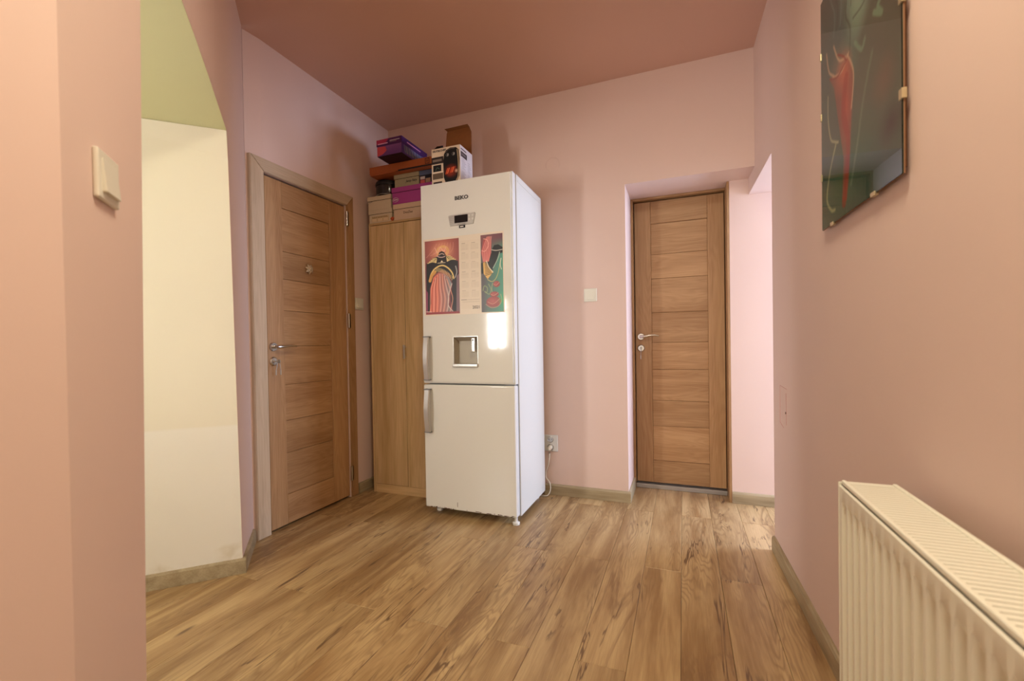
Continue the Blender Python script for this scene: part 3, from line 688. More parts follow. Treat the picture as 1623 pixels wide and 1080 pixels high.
bm = bmesh.new(); cyl(bm, (-1.143, FY0 + .003, 1.062), (-1.143, FY0 + .006, 1.062), .0055, n=16); obj('lever_dimple', bm, 'dark', ud)
# handles
for z0, z1, pd in ((.828, 1.086, ud), (.512, .768, ld)):
    hx0, hx1 = -1.460, -1.424; n = 14; bm = bmesh.new(); rows = []
    for i in range(n + 1):
        f = i / n; z = z0 + (z1 - z0) * f; dep = .030 + .014 * math.sin(math.pi * f)
        rows.append([bm.verts.new(c) for c in ((hx0, FY0 - dep + .012, z), (hx0 + .004, FY0 - dep, z), (hx1 - .004, FY0 - dep, z), (hx1, FY0 - dep + .004, z), (hx1, FY0 - dep + .012, z))])
    for i in range(n):
        for j in range(5): bm.faces.new((rows[i][j], rows[i][(j + 1) % 5], rows[i + 1][(j + 1) % 5], rows[i + 1][j]))
    bm.faces.new(rows[0][::-1]); bm.faces.new(rows[-1]); hd = obj('handle', bm, 'silver', pd, smooth=True)
    for z in (z0 - .004, z1 - .002):
        bm = bmesh.new(); B(bm, hx0 - .001, hx1 + .001, FY0 - .033, FY0 - .001, z, z + .006, .001, 1); B(bm, hx0 - .006, hx0 + .012, FY0 - .016, FY0 - .0005, min(z, z + (.02 if z < (z0 + z1) / 2 else -.02)), max(z + .006, z + (.02 if z < (z0 + z1) / 2 else -.02)), .001, 1)
        obj('handle_cap', bm, 'grey', pd)
# control panel
bm = bmesh.new(); cx, cz = -1.2, 1.772; pts = [(-.088, .022), (-.075, -.034), (.075, -.034), (.088, .022), (.082, .030), (-.082, .030)]
a = [bm.verts.new((cx + x, FY0 - .0045, cz + z)) for x, z in pts]; b = [bm.verts.new((cx + x * 1.03, FY0 + .001, cz + z * 1.06)) for x, z in pts]
bm.faces.new(a); bm.faces.new(b[::-1])
for i in range(6): bm.faces.new((a[i], a[(i + 1) % 6], b[(i + 1) % 6], b[i]))
cp = obj('control_panel', bm, 'silver', ud)
bm = bmesh.new(); B(bm, -1.246, -1.159, FY0 - .0062, FY0 - .0046, 1.751, 1.795, .0008, 1); obj('display', bm, 'lcd', ud)
bm = bmesh.new()
for i in range(3):
    for j in range(5): cyl(bm, (-1.277 + i * .010, FY0 - .0055, 1.750 + j * .010), (-1.277 + i * .010, FY0 - .0046, 1.750 + j * .010), .0017, n=8)
obj('speaker_hole', bm, 'inkgrey', ud, kind='stuff')
for dx, dz in ((.0, .0), (.0, -.020), (.021, .0), (.021, -.020)):
    bm = bmesh.new(); cyl(bm, (-1.148 + dx, FY0 - .0065, 1.785 + dz), (-1.148 + dx, FY0 - .0046, 1.785 + dz), .0065, n=20); obj('button', bm, 'white', ud, smooth=True)
bm = text_bm('cool control', .010, (-1.2, FY0 - .005, 1.744), (1, 0, 0), (0, 0, 1)); obj('panel_lettering', bm, 'inkgrey', ud)
bm = bmesh.new(); B(bm, -1.218, -1.178, FY0 - .003, FY0, 1.720, 1.7355, .0008, 1); obj('name_tag', bm, 'dark', ud)
bm = bmesh.new(); B(bm, -1.210, -1.188, FY0 - .0036, FY0 - .0031, 1.725, 1.731); obj('tag_window', bm, 'inkwhite', ud)
bm = text_bm('BEKO', .030, (-1.200, FY0 - .0006, 1.897), (1, 0, 0), (0, 0, 1), .0005, .0013, 1.18); obj('lettering', bm, 'ink', ud)
# wear along the bottom edge
for i in range(26):
    x = -1.452 + .56 * random.random() ** 1.0; w = random.choice((.003, .006, .012, .026)); z = .052 + .008 * random.random()
    if i < 3: x = -1.42 + i * .02
    bm = bmesh.new(); n = 7; ps = [(x + w * math.cos(2 * math.pi * j / n) * random.uniform(.6, 1), z + .0022 * math.sin(2 * math.pi * j / n) * random.uniform(.4, 1.3)) for j in range(n)]
    a = [bm.verts.new((px, FY0 - .0006, pz)) for px, pz in ps]; b = [bm.verts.new((px, FY0 + .002, pz)) for px, pz in ps]; bm.faces.new(a); bm.faces.new(b[::-1])
    for j in range(n): bm.faces.new((a[j], a[(j + 1) % n], b[(j + 1) % n], b[j]))
    obj('rust_chip', bm, 'rust', ld)
bm = bmesh.new(); B(bm, -1.262, -1.2595, FY0 - .0006, FY0 + .001, .070, .098); obj('scratch', bm, 'rust', ld)
for x, y in ((FX0 + .05, FY0 + .09), (FX1 - .022, FY0 + .034), (FX0 + .05, FY1 - .05), (FX1 - .05, FY1 - .05)):
    bm = bmesh.new(); lathe(bm, (x, y, 0), [(.019, .0006), (.021, .004), (.021, .014), (.017, .018), (.009, .019), (.009, .046)], 24); obj('foot', bm, 'white', t, smooth=True)
# power cord with plug (belongs to the refrigerator)
bm = bmesh.new(); px_, pz_ = -.853, .326
lathe(bm, (px_, YB - .0145, pz_), [(.0175, 0), (.0175, -.012), (.013, -.02), (.0105, -.030), (.001, -.031)], 24, 'y')
tube(bm, [(px_, YB - .038, pz_ - .0), (px_, YB - .042, pz_ - .012), (px_, YB - .040, pz_ - .034)], .0085, 12, [.010, .009, .006]); pg = obj('plug', bm, 'cord', t, smooth=True)
pts = [(px_, YB - .040, pz_ - .030), (px_ - .001, YB - .038, .26), (px_ - .012, YB - .03, .21), (px_ - .030, YB - .025, .16), (px_ - .030, YB - .03, .12), (px_ - .008, YB - .035, .098), (px_ + .002, YB - .04, .075), (px_ + .004, YB - .045, .045), (px_ - .006, YB - .055, .015), (px_ - .03, YB - .065, .0045), (px_ - .10, YB - .06, .0045), (-1.05, FY1 + .01, .03)]
bm = bmesh.new(); P3 = smooth_pts(pts, 6); tube(bm, P3, .0036, 8); obj('power_cord', bm, 'cord', t, smooth=True)

# ------------------------------------------------------------------ calendar poster on the refrigerator
t = thing('wall_calendar', (-1.2, FY0, 1.44), 'wall calendar with two surreal pastel prints on the refrigerator door', 'calendar')
XA0, XA1, ZA0, ZA1 = -1.466, -.938, 1.214, 1.676
cs = Canvas(XA1 - XA0, ZA1 - ZA0, 3, 3, (225, 212, 195)); cs.build('paper_sheet', (XA0, FY0 - .0001, ZA0), (1, 0, 0), (0, 0, 1), 'print', t, .0008)
# left picture: dark hooded arch with pouring pink hair under a golden ring
c = Canvas(.232, .443, 118, 226, (150, 80, 75))
c.grad((120, 55, 62), (205, 120, 100), 1.0 - np.hypot(c.u - .5, (c.v - .85) * 1.6) * 1.5); c.soft(.5, .84, .38, .15, (240, 175, 135), .8)
for k in range(7): c.line([(.05 + .1 * k, .78 + .02 * (k % 3)), (.22 + .1 * k, .86 - .03 * (k % 2)), (.36 + .08 * k, .95)], .004, (235, 165, 150), .35)
for rx in (.17, .13): c.line([(.53 + rx * math.cos(a), .845 + rx * .42 * math.sin(a)) for a in np.linspace(0, 6.3, 22)], .004, (235, 195, 110), .9)
c.line([(.30, .90), (.38, .83), (.46, .90), (.56, .84), (.62, .90)], .004, (240, 190, 170), .8)
blk = (22, 12, 14)
c.put(c.poly([(.04, .70), (.30, .725), (.62, .725), (.97, .70), (.98, .0), (.80, .03), (.74, .2), (.8, .4), (.72, .54), (.5, .60), (.27, .54), (.13, .35), (.2, .03), (.03, .03)]), blk)
c.put(c.poly([(.33, .75), (.40, .80), (.43, .835), (.50, .85), (.58, .83), (.62, .79), (.66, .75), (.5, .735)]), blk)
c.put(c.poly([(.10, .705), (.24, .765), (.36, .78), (.5, .745), (.64, .78), (.76, .765), (.92, .705), (.5, .70)]), blk)
for k in range(4):
    c.line([(.08 + .05 * k, .70 + .018 * k), (.22 + .04 * k, .715 + .014 * k), (.33, .70 + .003 * k)], .005, (240, 215, 150), .85)
    c.line([(.90 - .05 * k, .72 + .018 * k), (.77 - .04 * k, .725 + .014 * k), (.66, .705 + .003 * k)], .005, (240, 215, 150), .85)
c.line([(.36, .79), (.43, .77), (.52, .765), (.60, .775)], .004, (225, 190, 180)); c.line([(.42, .80), (.5, .815), (.57, .80)], .005, (225, 190, 175), .8)
c.put(c.poly([(.46, .70), (.50, .725), (.54, .70)]), (240, 225, 190)); c.line([(.38, .69), (.60, .69)], .003, (235, 215, 180))
arch = [(.13, .46), (.17, .54), (.27, .61), (.42, .65), (.56, .65), (.70, .605), (.80, .54), (.84, .47)]
c.line(arch, .008, (235, 205, 130)); c.line([(.14, .46), (.20, .53), (.29, .575)], .020, (215, 160, 80), .95)
for k in range(13):
    f = k / 12; x = .34 + .46 * f; y = .625 - .13 * f ** 2; c.line([(x, y), (x - .025 + .01 * f, y - .045)], .0035, (230, 205, 140), .9)
hair = [(.16, .36), (.24, .50), (.40, .555), (.56, .545), (.70, .49), (.78, .40), (.70, .27), (.66, .12), (.78, .015), (.10, .015), (.16, .15)]
hm = c.poly(hair); c.grad((225, 120, 95), (120, 145, 150), (c.u - .30) * 2.0, hm)
for k in range(13):
    x = .17 + .045 * k; top = .42 + .12 * math.sin(math.pi * (k + 1) / 15)
    c.line([(.44 + (x - .44) * .7, top), (x, .36), (x - .03 + .01 * k, .2), (.14 + .048 * k, .02)], .0045, [(245, 170, 140), (165, 70, 62), (235, 195, 180), (120, 60, 60)][k % 4], .75)
c.line([(.78, .40), (.70, .27), (.67, .12), (.80, .03)], .005, (220, 205, 200), .9); c.line([(.90, .63), (.93, .55), (.88, .48)], .006, (200, 190, 190), .7)
c.put(c.poly([(.92, .5), (1, .53), (1, 0), (.90, .03)]), (130, 98, 105)); c.put(c.poly([(0, .35), (.07, .30), (.06, .03), (0, 0)]), (140, 60, 90))
c.line([(.02, .04), (.18, .035)], .004, (230, 190, 180)); c.put((c.poly([(.02, .03), (.98, .03), (1, 0), (0, 0)])), (150, 55, 60))
c.build('art_print', (-1.454, FY0 - .0010, 1.221), (1, 0, 0), (0, 0, 1), 'print', t, .0004, label='left print with dark arch and flowing pink hair')
# right picture: pink lily, dark curved form, teal ground with red blossoms
c = Canvas(.137, .443, 76, 226, (95, 115, 105))
c.grad((88, 84, 88), (75, 150, 128), (c.u - .15) * 1.2 + (.5 - c.v) * .2); c.grad((130, 80, 85), (110, 70, 82), c.u, np.clip((c.v - .78) * 6, 0, 1))
c.put(c.poly([(.5, .80), (.62, .855), (.8, .86), (1., .82), (1, .75), (.82, .74), (.7, .64), (.5, .52), (.3, .6), (.32, .72), (.5, .76)]), (16, 12, 14))
c.put(c.poly([(0, .64), (.12, .64), (.12, .50), (0, .50)]), (18, 12, 12)); c.line([(.48, .80), (.7, .785), (.98, .79)], .004, (210, 200, 190))
pm = c.poly([(.02, .78), (.12, .93), (.25, .96), (.40, .98), (.50, .90), (.48, .76), (.36, .65), (.10, .65)]); c.grad((205, 100, 98), (150, 60, 66), (c.v - .65) * 2.2, pm)
for k in range(5): c.line([(.12 + .06 * k, .66), (.10 + .08 * k, .80), (.30 + .05 * k, .97)], .004, (240, 165, 155), .7)
c.line([(.14, .95), (.30, .93), (.36, .86), (.2, .79), (.05, .80)], .004, (245, 180, 165), .8)
fan = c.poly([(.10, .64), (.20, .655), (.32, .60), (.55, .51), (.30, .425), (.12, .50)]); c.put(fan, (225, 180, 100))
for k in range(9): f = k / 8.; c.line([(.18 + .02 * f, .645 - .17 * f), (.30 + .20 * f, .62 - .125 * f)], .0034, (20, 14, 14))
c.line([(.26, .66), (.36, .58), (.55, .51)], .005, (235, 220, 190)); c.line([(.55, .56), (.78, .68), (.86, .76)], .003, (200, 215, 195))
c.line([(.30, .42), (.50, .39), (.68, .43), (.80, .52), (.90, .66)], .0028, (225, 205, 120), .9); c.line([(.92, .68), (.88, .60), (.93, .54)], .004, (235, 235, 215), .8)
c.line([(.08, .28), (.14, .34), (.28, .31), (.24, .25), (.16, .27), (.36, .23), (.44, .29), (.34, .36)], .005, (150, 165, 115), .8)
c.line([(.52, .37), (.48, .30), (.52, .22)], .003, (200, 190, 130), .8)
for cx_, cy_, rx_, ry_ in ((.70, .355, .15, .04), (.60, .225, .20, .035), (.56, .13, .34, .068)):
    c.ell(cx_, cy_, rx_, ry_, (150, 62, 58)); c.soft(cx_ - .05, cy_ + .01, rx_ * .8, ry_ * .8, (195, 100, 92), .6)
    c.line([(cx_ - rx_ * .8, cy_), (cx_ - .02, cy_ - ry_ * .4), (cx_ + rx_ * .8, cy_ + ry_ * .5)], .003, (220, 160, 140), .8)
c.line([(.2, .10), (.45, .055), (.75, .07), (.92, .14), (.88, .22)], .003, (225, 165, 140), .9); c.soft(.95, .15, .2, .12, (60, 190, 110), .6)
c.build('art_print', (-1.081, FY0 - .0010, 1.221), (1, 0, 0), (0, 0, 1), 'print', t, .0004, label='right print with pink lily and red blossoms on teal')
# month grid
c = Canvas(.132, .40, 100, 300, (222, 208, 190))
for col_ in range(2):
    for row in range(6):
        x0_, y1_ = .07 + .48 * col_, .96 - .138 * row; c.rect(x0_ + .02, x0_ + .20, y1_ - .008, y1_, (150, 132, 118), .65)
        for rr in range(5):
            for q_ in range(7): c.rect(x0_ + q_ * .054, x0_ + q_ * .054 + .03, y1_ - .028 - rr * .0165, y1_ - .021 - rr * .0165, (165, 148, 132), .55)
c.rect(.03, .30, .128, .138, (100, 85, 75), .7); c.rect(.30, .95, .130, .135, (160, 142, 128), .6); c.rect(.08, .93, .100, .104, (160, 142, 128), .5)
c.build('month_grid', (-1.216, FY0 - .0010, 1.245), (1, 0, 0), (0, 0, 1), 'print', t, .0003)
bm = text_bm('2021', .024, (-1.115, FY0 - .0016, 1.252), (1, 0, 0), (0, 0, 1), .0002, .0004, 1.0); obj('year_lettering', bm, 'ink', t)

# ------------------------------------------------------------------ cartons on the wardrobe and refrigerator
def shoebox(loc3, b, lid_h, mat, label, group='shoeboxes stacked on the wardrobe', rot=0., lm=None):
    x0, x1, y0, y1, z0, z1 = b; t = thing('shoebox', ((x0 + x1) / 2, (y0 + y1) / 2, z0), label, 'shoebox', group)
    boxo('box_body', (x0 + .0035, x1 - .0035, y0 + .0045, y1 - .0045, z0 + .0003, z1 - .004), mat, t, .001, 1)
    bm = bmesh.new(); B(bm, x0, x1, y0, y1, z1 - lid_h, z1 - .0003, .0012, 1); obj('lid', bm, lm or mat, t)
    bm = bmesh.new(); B(bm, x0 + .0015, x1 - .0015, y0 + .0015, y1 - .0015, z1 - lid_h - .0018, z1 - lid_h); obj('lid_shade_strip', bm, 'gap', t)  # dark strip added under the lid rim to draw its shade line
    return t
Y0 = WY0 + .006
sA = shoebox(0, (-2.070, -1.872, Y0, Y0 + .31, WH, 1.996), .030, 'cardw', 'cream shoebox with printed end label, bottom of the left stack')
c = Canvas(.145, .038, 90, 26, (205, 180, 140))
for k in range(3): c.rect(.03 + .33 * k, .29 + .33 * k, .08, .62, (222, 200, 165)); c.rect(.03 + .33 * k, .29 + .33 * k, .66, .72, (120, 95, 65), .7)
for k in range(9): c.rect(.04 + .1 * k, .11 + .1 * k, .8, .95, (110, 88, 60), .7)
c.build('end_label', (-2.045, Y0 + .0043, 1.912), (1, 0, 0), (0, 0, 1), 'printcard', sA, .0004)
sB = shoebox(0, (-2.078, -1.880, Y0 + .002, Y0 + .31, 1.9963, 2.092), .030, 'cardw', 'plain cream shoebox, on top of the left stack under the black pot')
bm = bmesh.new(); tube(bm, [(-2.066, Y0 + .001, 2.060), (-2.055, Y0 - .0005, 2.050), (-2.040, Y0 - .0005, 2.053), (-2.034, Y0 + .001, 2.061)], .0009, 6); obj('thumb_notch', bm, 'inkgrey', sB)
sD = shoebox(0, (-1.862, -1.540, Y0, Y0 + .24, WH, 2.012), .034, 'cardp', 'peach shoebox lettered in gold, under the magenta shoebox')
bm = text_bm('DeeZee', .023, (-1.742, Y0 + .0040, 1.950), (1, 0, 0), (0, 0, 1), .0004, 0); obj('lettering', bm, 'rust', sD)
sE = shoebox(0, (-1.868, -1.546, Y0 - .004, Y0 + .24, 2.0123, 2.126), .034, 'cardpu', 'magenta shoebox with a small white oval, in the right stack')
bm = bmesh.new(); N_ = 28; ring = [(-1.838 + .024 * math.cos(a), Y0 - .0016, 2.042 + .014 * math.sin(a)) for a in [2 * math.pi * i / N_ for i in range(N_ + 1)]]; tube(bm, ring, .0010, 6); B(bm, -1.855, -1.821, Y0 - .0022, Y0 - .001, 2.0395, 2.0445)
obj('oval_emblem', bm, 'inkwhite', sE)
sF = shoebox(0, (-1.850, -1.647, Y0, Y0 + .30, 2.1263, 2.214), .030, 'cardg', 'olive-grey shoebox with black script, above the magenta shoebox')
bm = text_bm('Jenny Fairy', .023, (-1.712, Y0 + .0040, 2.160), (1, 0, 0), (0, 0, 1), .0004, .0005, .85, .35); obj('lettering', bm, 'ink', sF)
# blue picture box
tb = thing('toy_box', (-1.572, 2.68, 2.1263), 'small blue carton printed with pictures, between grey shoebox and white carton', 'box')
boxo('carton', (-1.6445, -1.500, Y0 + .002, Y0 + .24, 2.1265, 2.213), 'violet', tb, .001, 1)
c = Canvas(.143, .085, 80, 50, (88, 102, 135)); c.rect(0, 1, 0, .62, (20, 22, 40)); c.rect(.04, .30, .30, .52, (205, 190, 190)); c.rect(.04, .30, .0, .26, (190, 90, 90)); c.rect(.34, .60, .02, .34, (170, 140, 120)); c.rect(.66, .95, .05, .50, (160, 150, 160))
c.build('box_print', (-1.6438, Y0 + .0016, 2.1272), (1, 0, 0), (0, 0, 1), 'printcard', tb, .0006)
# black pot in a bag
tp = thing('cooking_pot', (-1.965, 2.66, 2.0925), 'dark glossy round pot with black lid on the left shoebox stack', 'pot')
bm = bmesh.new(); lathe(bm, (-1.965, 2.655, 2.0925), [(.066, 0), (.080, .006), (.087, .03), (.088, .078), (.085, .080)], 40); obj('pot_body', bm, 'glossblack', tp, smooth=True)
bm = bmesh.new(); lathe(bm, (-1.965, 2.655, 2.0925), [(.091, .0805), (.092, .092), (.088, .108), (.060, .117), (.012, .120)], 40); obj('pot_lid', bm, 'bag', tp, smooth=True)
bm = bmesh.new(); tube(bm, smooth_pts([(-1.965 + .089 * math.cos(a), 2.655 + .089 * math.sin(a), 2.103 + .0015 * math.sin(3 * a)) for a in np.linspace(0, 6.283, 24)], 2), .0016, 6); obj('pot_rim', bm, 'silver', tp, smooth=True)
# long orange carton
to = thing('flat_carton', (-1.76, 2.70, 2.214), 'long flat orange-brown carton lying across the shoeboxes', 'carton')
OY = 2.512
boxo('tray', (-2.012, -1.500, OY + .002, OY + .33, 2.2145, 2.250), 'cardo', to, .0012, 1); boxo('lid', (-2.016, -1.496, OY, OY + .334, 2.225, 2.273), 'cardo', to, .002, 2)
boxo('lid_tab', (-1.83, -1.78, OY - .0015, OY - .0002, 2.216, 2.236), 'cardo', to, .0005, 1)
boxo('dark_seam', (-1.80, -1.503, OY + .0005, OY + .0018, 2.2147, 2.2245), 'bag', to)
bm = bmesh.new()
for b in ((-1.568, -1.535, 2.229, 2.233), (-1.568, -1.535, 2.262, 2.266), (-1.568, -1.564, 2.233, 2.262), (-1.539, -1.535, 2.233, 2.262), (-1.559, -1.544, 2.243, 2.247), (-1.559, -1.544, 2.251, 2.254)): B(bm, b[0], b[1], OY - .0006, OY + .0002, b[2], b[3])
obj('square_emblem', bm, 'bag', to)
# violet and pink carton on top
tv = thing('shoebox', (-1.758, 2.53, 2.2735), 'violet and pink shoebox lying on top of the orange carton', 'shoebox', 'shoeboxes stacked on the wardrobe')
x0, x1, y0, y1, z0, z1 = -1.856, -1.662, 2.388, 2.690, 2.2738, 2.380
boxo('box_body', (x0 + .003, x1 - .003, y0 + .003, y1 - .003, z0, z1 - .003), 'violet', tv, .001, 1)
boxo('lid', (x0, x1, y0, y1, z1 - .042, z1), 'violet', tv, .001, 1)
c = Canvas(.194, .042, 90, 22, (75, 30, 85)); c.put(c.poly([(0, 1), (.5, 1), (.38, .45), (0, .35)]), (170, 45, 85)); c.rect(.05, .45, .28, .40, (230, 170, 205)); c.rect(.53, .93, .55, .66, (215, 200, 205)); c.rect(.53, .80, .36, .44, (150, 130, 130), .8)
c.build('lid_print', (x0, y0 - .0002, z1 - .042), (1, 0, 0), (0, 0, 1), 'printcard', tv, .0004)
c = Canvas(.188, .062, 80, 30, (112, 66, 125)); c.grad((90, 50, 115), (125, 75, 130), c.v); c.put(c.poly([(0, 1), (.34, .95), (.40, .5), (.22, .15), (.0, 0)]), (190, 72, 82))
c.build('body_print', (x0 + .003, y0 + .0028, z0 + .001), (1, 0, 0), (0, 0, 1), 'printcard', tv, .0004)
c = Canvas(.302, .042, 100, 18, (62, 26, 92)); c.rect(.20, .72, .42, .62, (205, 140, 190))
c.build('lid_print', (x1 + .0002, y0, z1 - .042), (0, 1, 0), (0, 0, 1), 'printcard', tv, .0004)
c = Canvas(.296, .062, 120, 30, (76, 48, 122))
for k in range(22): x = .10 + .036 * k; c.line([(x, .92), (x + .035, .22)], .0045, [(135, 155, 140), (90, 130, 125), (170, 165, 150)][k % 3], .8)
c.build('body_print', (x1 - .0028, y0 + .003, z0 + .001), (0, 1, 0), (0, 0, 1), 'printcard', tv, .0004)
c = Canvas(.188, .296, 60, 90, (40, 22, 38)); c.ell(.5, .40, .26, .16, (105, 28, 28))
c.build('bottom_print', (x0 + .003, y1 - .003, z0 + .0002), (1, 0, 0), (0, -1, 0), 'printcard', tv, .0004)
# white appliance carton with open flaps, standing on the refrigerator
ta = thing('appliance_box', (-1.334, 2.445, FH), 'white printed appliance carton with open brown flaps on top of the refrigerator', 'box')
x0, x1, y0, y1, z0, z1 = -1.433, -1.236, 2.372, 2.535, FH + .0005, 2.240
bm = bmesh.new(); B(bm, x0, x1, y0, y1, z0, z1)
bmesh.ops.delete(bm, geom=[f for f in bm.faces if f.calc_center_median().z > z1 - 1e-4], context='FACES')
bmesh.ops.recalc_face_normals(bm, faces=bm.faces); bmesh.ops.solidify(bm, geom=bm.faces[:], thickness=.003)
obj('carton', bm, 'cardb', ta)
c = Canvas(x1 - x0, z1 - z0, 150, 176, (212, 190, 165))
c.rect(0, .42, .60, .78, (40, 30, 28)); c.rect(.04, .36, .66, .72, (150, 130, 115), .6); c.rect(.05, .34, .40, .57, (14, 14, 16)); c.line([(.14, .43), (.19, .50), (.27, .46)], .004, (90, 110, 90), .7)
c.rect(.03, .40, .20, .35, (95, 78, 62)); c.rect(.05, .36, .05, .13, (50, 32, 30)); c.rect(0, .42, .37, .385, (235, 225, 210), .6)
body = [(.44, .82), (.52, .92), (.66, .965), (.86, .95), (.95, .88), (.98, .62), (.96, .20), (.88, .06), (.62, .03), (.48, .08), (.42, .22), (.41, .60)]
c.put(c.poly(body), (14, 11, 10)); c.line([(.90, .88), (.935, .6), (.925, .22), (.86, .10)], .006, (190, 165, 130), .8); c.line([(.5, .86), (.62, .93), (.8, .93)], .003, (120, 100, 90), .7)
for x in (.56, .77): c.ell(x, .79, .050, .044, (120, 115, 110)); c.ell(x, .79, .038, .034, (20, 18, 18)); c.line([(x + .01, .77), (x + .02, .81)], .004, (210, 205, 195))
c.soft(.68, .36, .26, .20, (150, 50, 20), .9)
for k in range(6): c.line([(.50 + .055 * k, .30 + .006 * k), (.56 + .055 * k, .43 + .004 * k)], .006, [(225, 85, 45), (240, 120, 70), (150, 45, 22)][k % 3], .9)
c.soft(.86, .34, .06, .06, (235, 190, 160), .9); c.soft(.64, .27, .14, .06, (130, 40, 20), .7)
c.rect(0, 1, .0, .012, (150, 130, 110), .6)
c.build('front_print', (x0, y0 + .0002, z0), (1, 0, 0), (0, 0, 1), 'printcard', ta, .0006)
bm = text_bm('NUTRICHEF', .0165, (-1.378, y0 - .0009, 2.224), (1, 0, 0), (0, 0, 1), .0002, .0006, 1.05); obj('lettering', bm, 'ink', ta)
c = Canvas(y1 - y0, z1 - z0, 90, 130, (215, 205, 205)); c.rect(.06, .50, .90, .935, (70, 60, 62)); c.rect(.05, .55, .72, .86, (62, 50, 52)); c.rect(.12, .45, .77, .81, (150, 140, 140), .6)
for k in range(15):
    c.rect(.12, .12 + .36 * (.6 + .4 * ((k * 7) % 5) / 4), .66 - k * .040, .675 - k * .040, (160, 148, 152), .8)
    c.rect(.60, .60 + .30 * (.6 + .4 * ((k * 5) % 4) / 3), .66 - k * .040, .675 - k * .040, (165, 153, 156), .8)
c.build('side_print', (x1 - .0002, y0, z0), (0, 1, 0), (0, 0, 1), 'printcard', ta, .0006)
def slab(pts, th, n):
    bm = bmesh.new(); n = Vector(n).normalized() * th; a = [bm.verts.new(p) for p in pts]; b = [bm.verts.new(Vector(p) + n) for p in pts]; m = len(pts)
    bm.faces.new(a); bm.faces.new(b[::-1])
    for i in range(m): bm.faces.new((a[i], a[(i + 1) % m], b[(i + 1) % m], b[i]))
    return bm
obj('rear_flap', slab([(x0 + .001, y1 - .004, z1), (x1 - .001, y1 - .004, z1), (x1 - .012, y1 + .018, z1 + .16), (x1 - .030, y1 + .030, z1 + .196), (x0 + .006, y1 + .030, z1 + .196), (x0 + .003, y1 + .026, z1 + .18)], .003, (0, 1, 0)), 'cardb', ta)
obj('flap_tongue', slab([(x0 + .006, y1 + .030, z1 + .196), (x1 - .030, y1 + .030, z1 + .196), (x1 - .034, y1 + .010, z1 + .206), (x0 - .004, y1 + .010, z1 + .204)], .002, (0, .3, 1)), 'cardb', ta)
obj('side_flap', slab([(x0 + .002, y0 + .012, z1 - .001), (x0 + .002, y1 - .02, z1 - .001), (x0 + .034, y1 - .08, z1 + .056), (x0 + .024, y0 + .03, z1 + .030)], .003, (-1, 0, 0)), 'bag', ta)
obj('side_flap', slab([(x1 - .004, y0 + .012, z1 - .002), (x1 - .004, y1 - .01, z1 - .002), (x1 - .040, y1 - .015, z1 - .045), (x1 - .040, y0 + .02, z1 - .045)], .003, (-1, 0, 0)), 'cardb', ta)
# small orange-red rag between the stacks
bm = bmesh.new(); bmesh.ops.create_icosphere(bm, subdivisions=3, radius=1.)
for v in bm.verts:
    p = v.co.copy(); k = 1 + .16 * math.sin(7 * p.x + 3 * p.z) + .12 * math.sin(9 * p.y + 5 * p.z); v.co = Vector((-1.8665, Y0 - .001, WH + .0142)) + Vector((p.x * .0125 * k, p.y * .0100 * k, p.z * .0140))
for v in bm.verts: v.co.z = max(v.co.z, WH + .0006); v.co.y = min(v.co.y, Y0 - .0006)
tag(obj('cleaning_rag', bm, 'red', None, smooth=True), 'tiny orange-red rag tucked between the shoebox stacks on the wardrobe edge', 'rag')

# ------------------------------------------------------------------ picture on the right wall
PY0, PY1, PZ0, PZ1 = 1.162, 1.672, 1.379, 2.090
def px3(y, z, off): return Vector((wx(y) - off, y, z))
tt = thing('clip_frame_picture', tuple(px3(1.42, 1.72, 0)), 'frameless glass clip picture of a green pastel drawing on the right wall', 'picture')
ax = Vector((wx(PY0) - wx(PY1), PY0 - PY1, 0)).normalized(); nn = ax.cross(Vector((0, 0, 1)))   # right as seen from the hall
LN = (px3(PY0, 0, 0) - px3(PY1, 0, 0)).length; o0 = px3(PY1, PZ0, 0) 
def pbox(bm, u0, u1, n0, n1, z0, z1, bev=0.):
    mm = Matrix(((ax.x, nn.x, 0, o0.x), (ax.y, nn.y, 0, o0.y), (0, 0, 1, 0), (0, 0, 0, 1))); B(bm, u0, u1, n0, n1, z0, z1, bev, mat=mm)
if nn.x > 0: nn = -nn
bm = bmesh.new(); pbox(bm, .02, LN - .02, .0008, .012, PZ0 + .02, PZ1 - .02); obj('spacer', bm, 'back', tt)
bm = bmesh.new(); pbox(bm, 0, LN, .0121, .0150, PZ0, PZ1); obj('backing_board', bm, 'back', tt)
c = Canvas(LN, PZ1 - PZ0, 150, 208, (82, 88, 76))
c.grad((62, 82, 76), (96, 90, 74), c.u * .8 + c.v * .2); c.soft(.35, .8, .5, .3, (66, 88, 88), .6); c.soft(.8, .45, .5, .3, (98, 88, 74), .7); c.soft(.35, .15, .5, .22, (44, 84, 58), .9); c.soft(.75, .05, .4, .2, (60, 74, 62), .7)
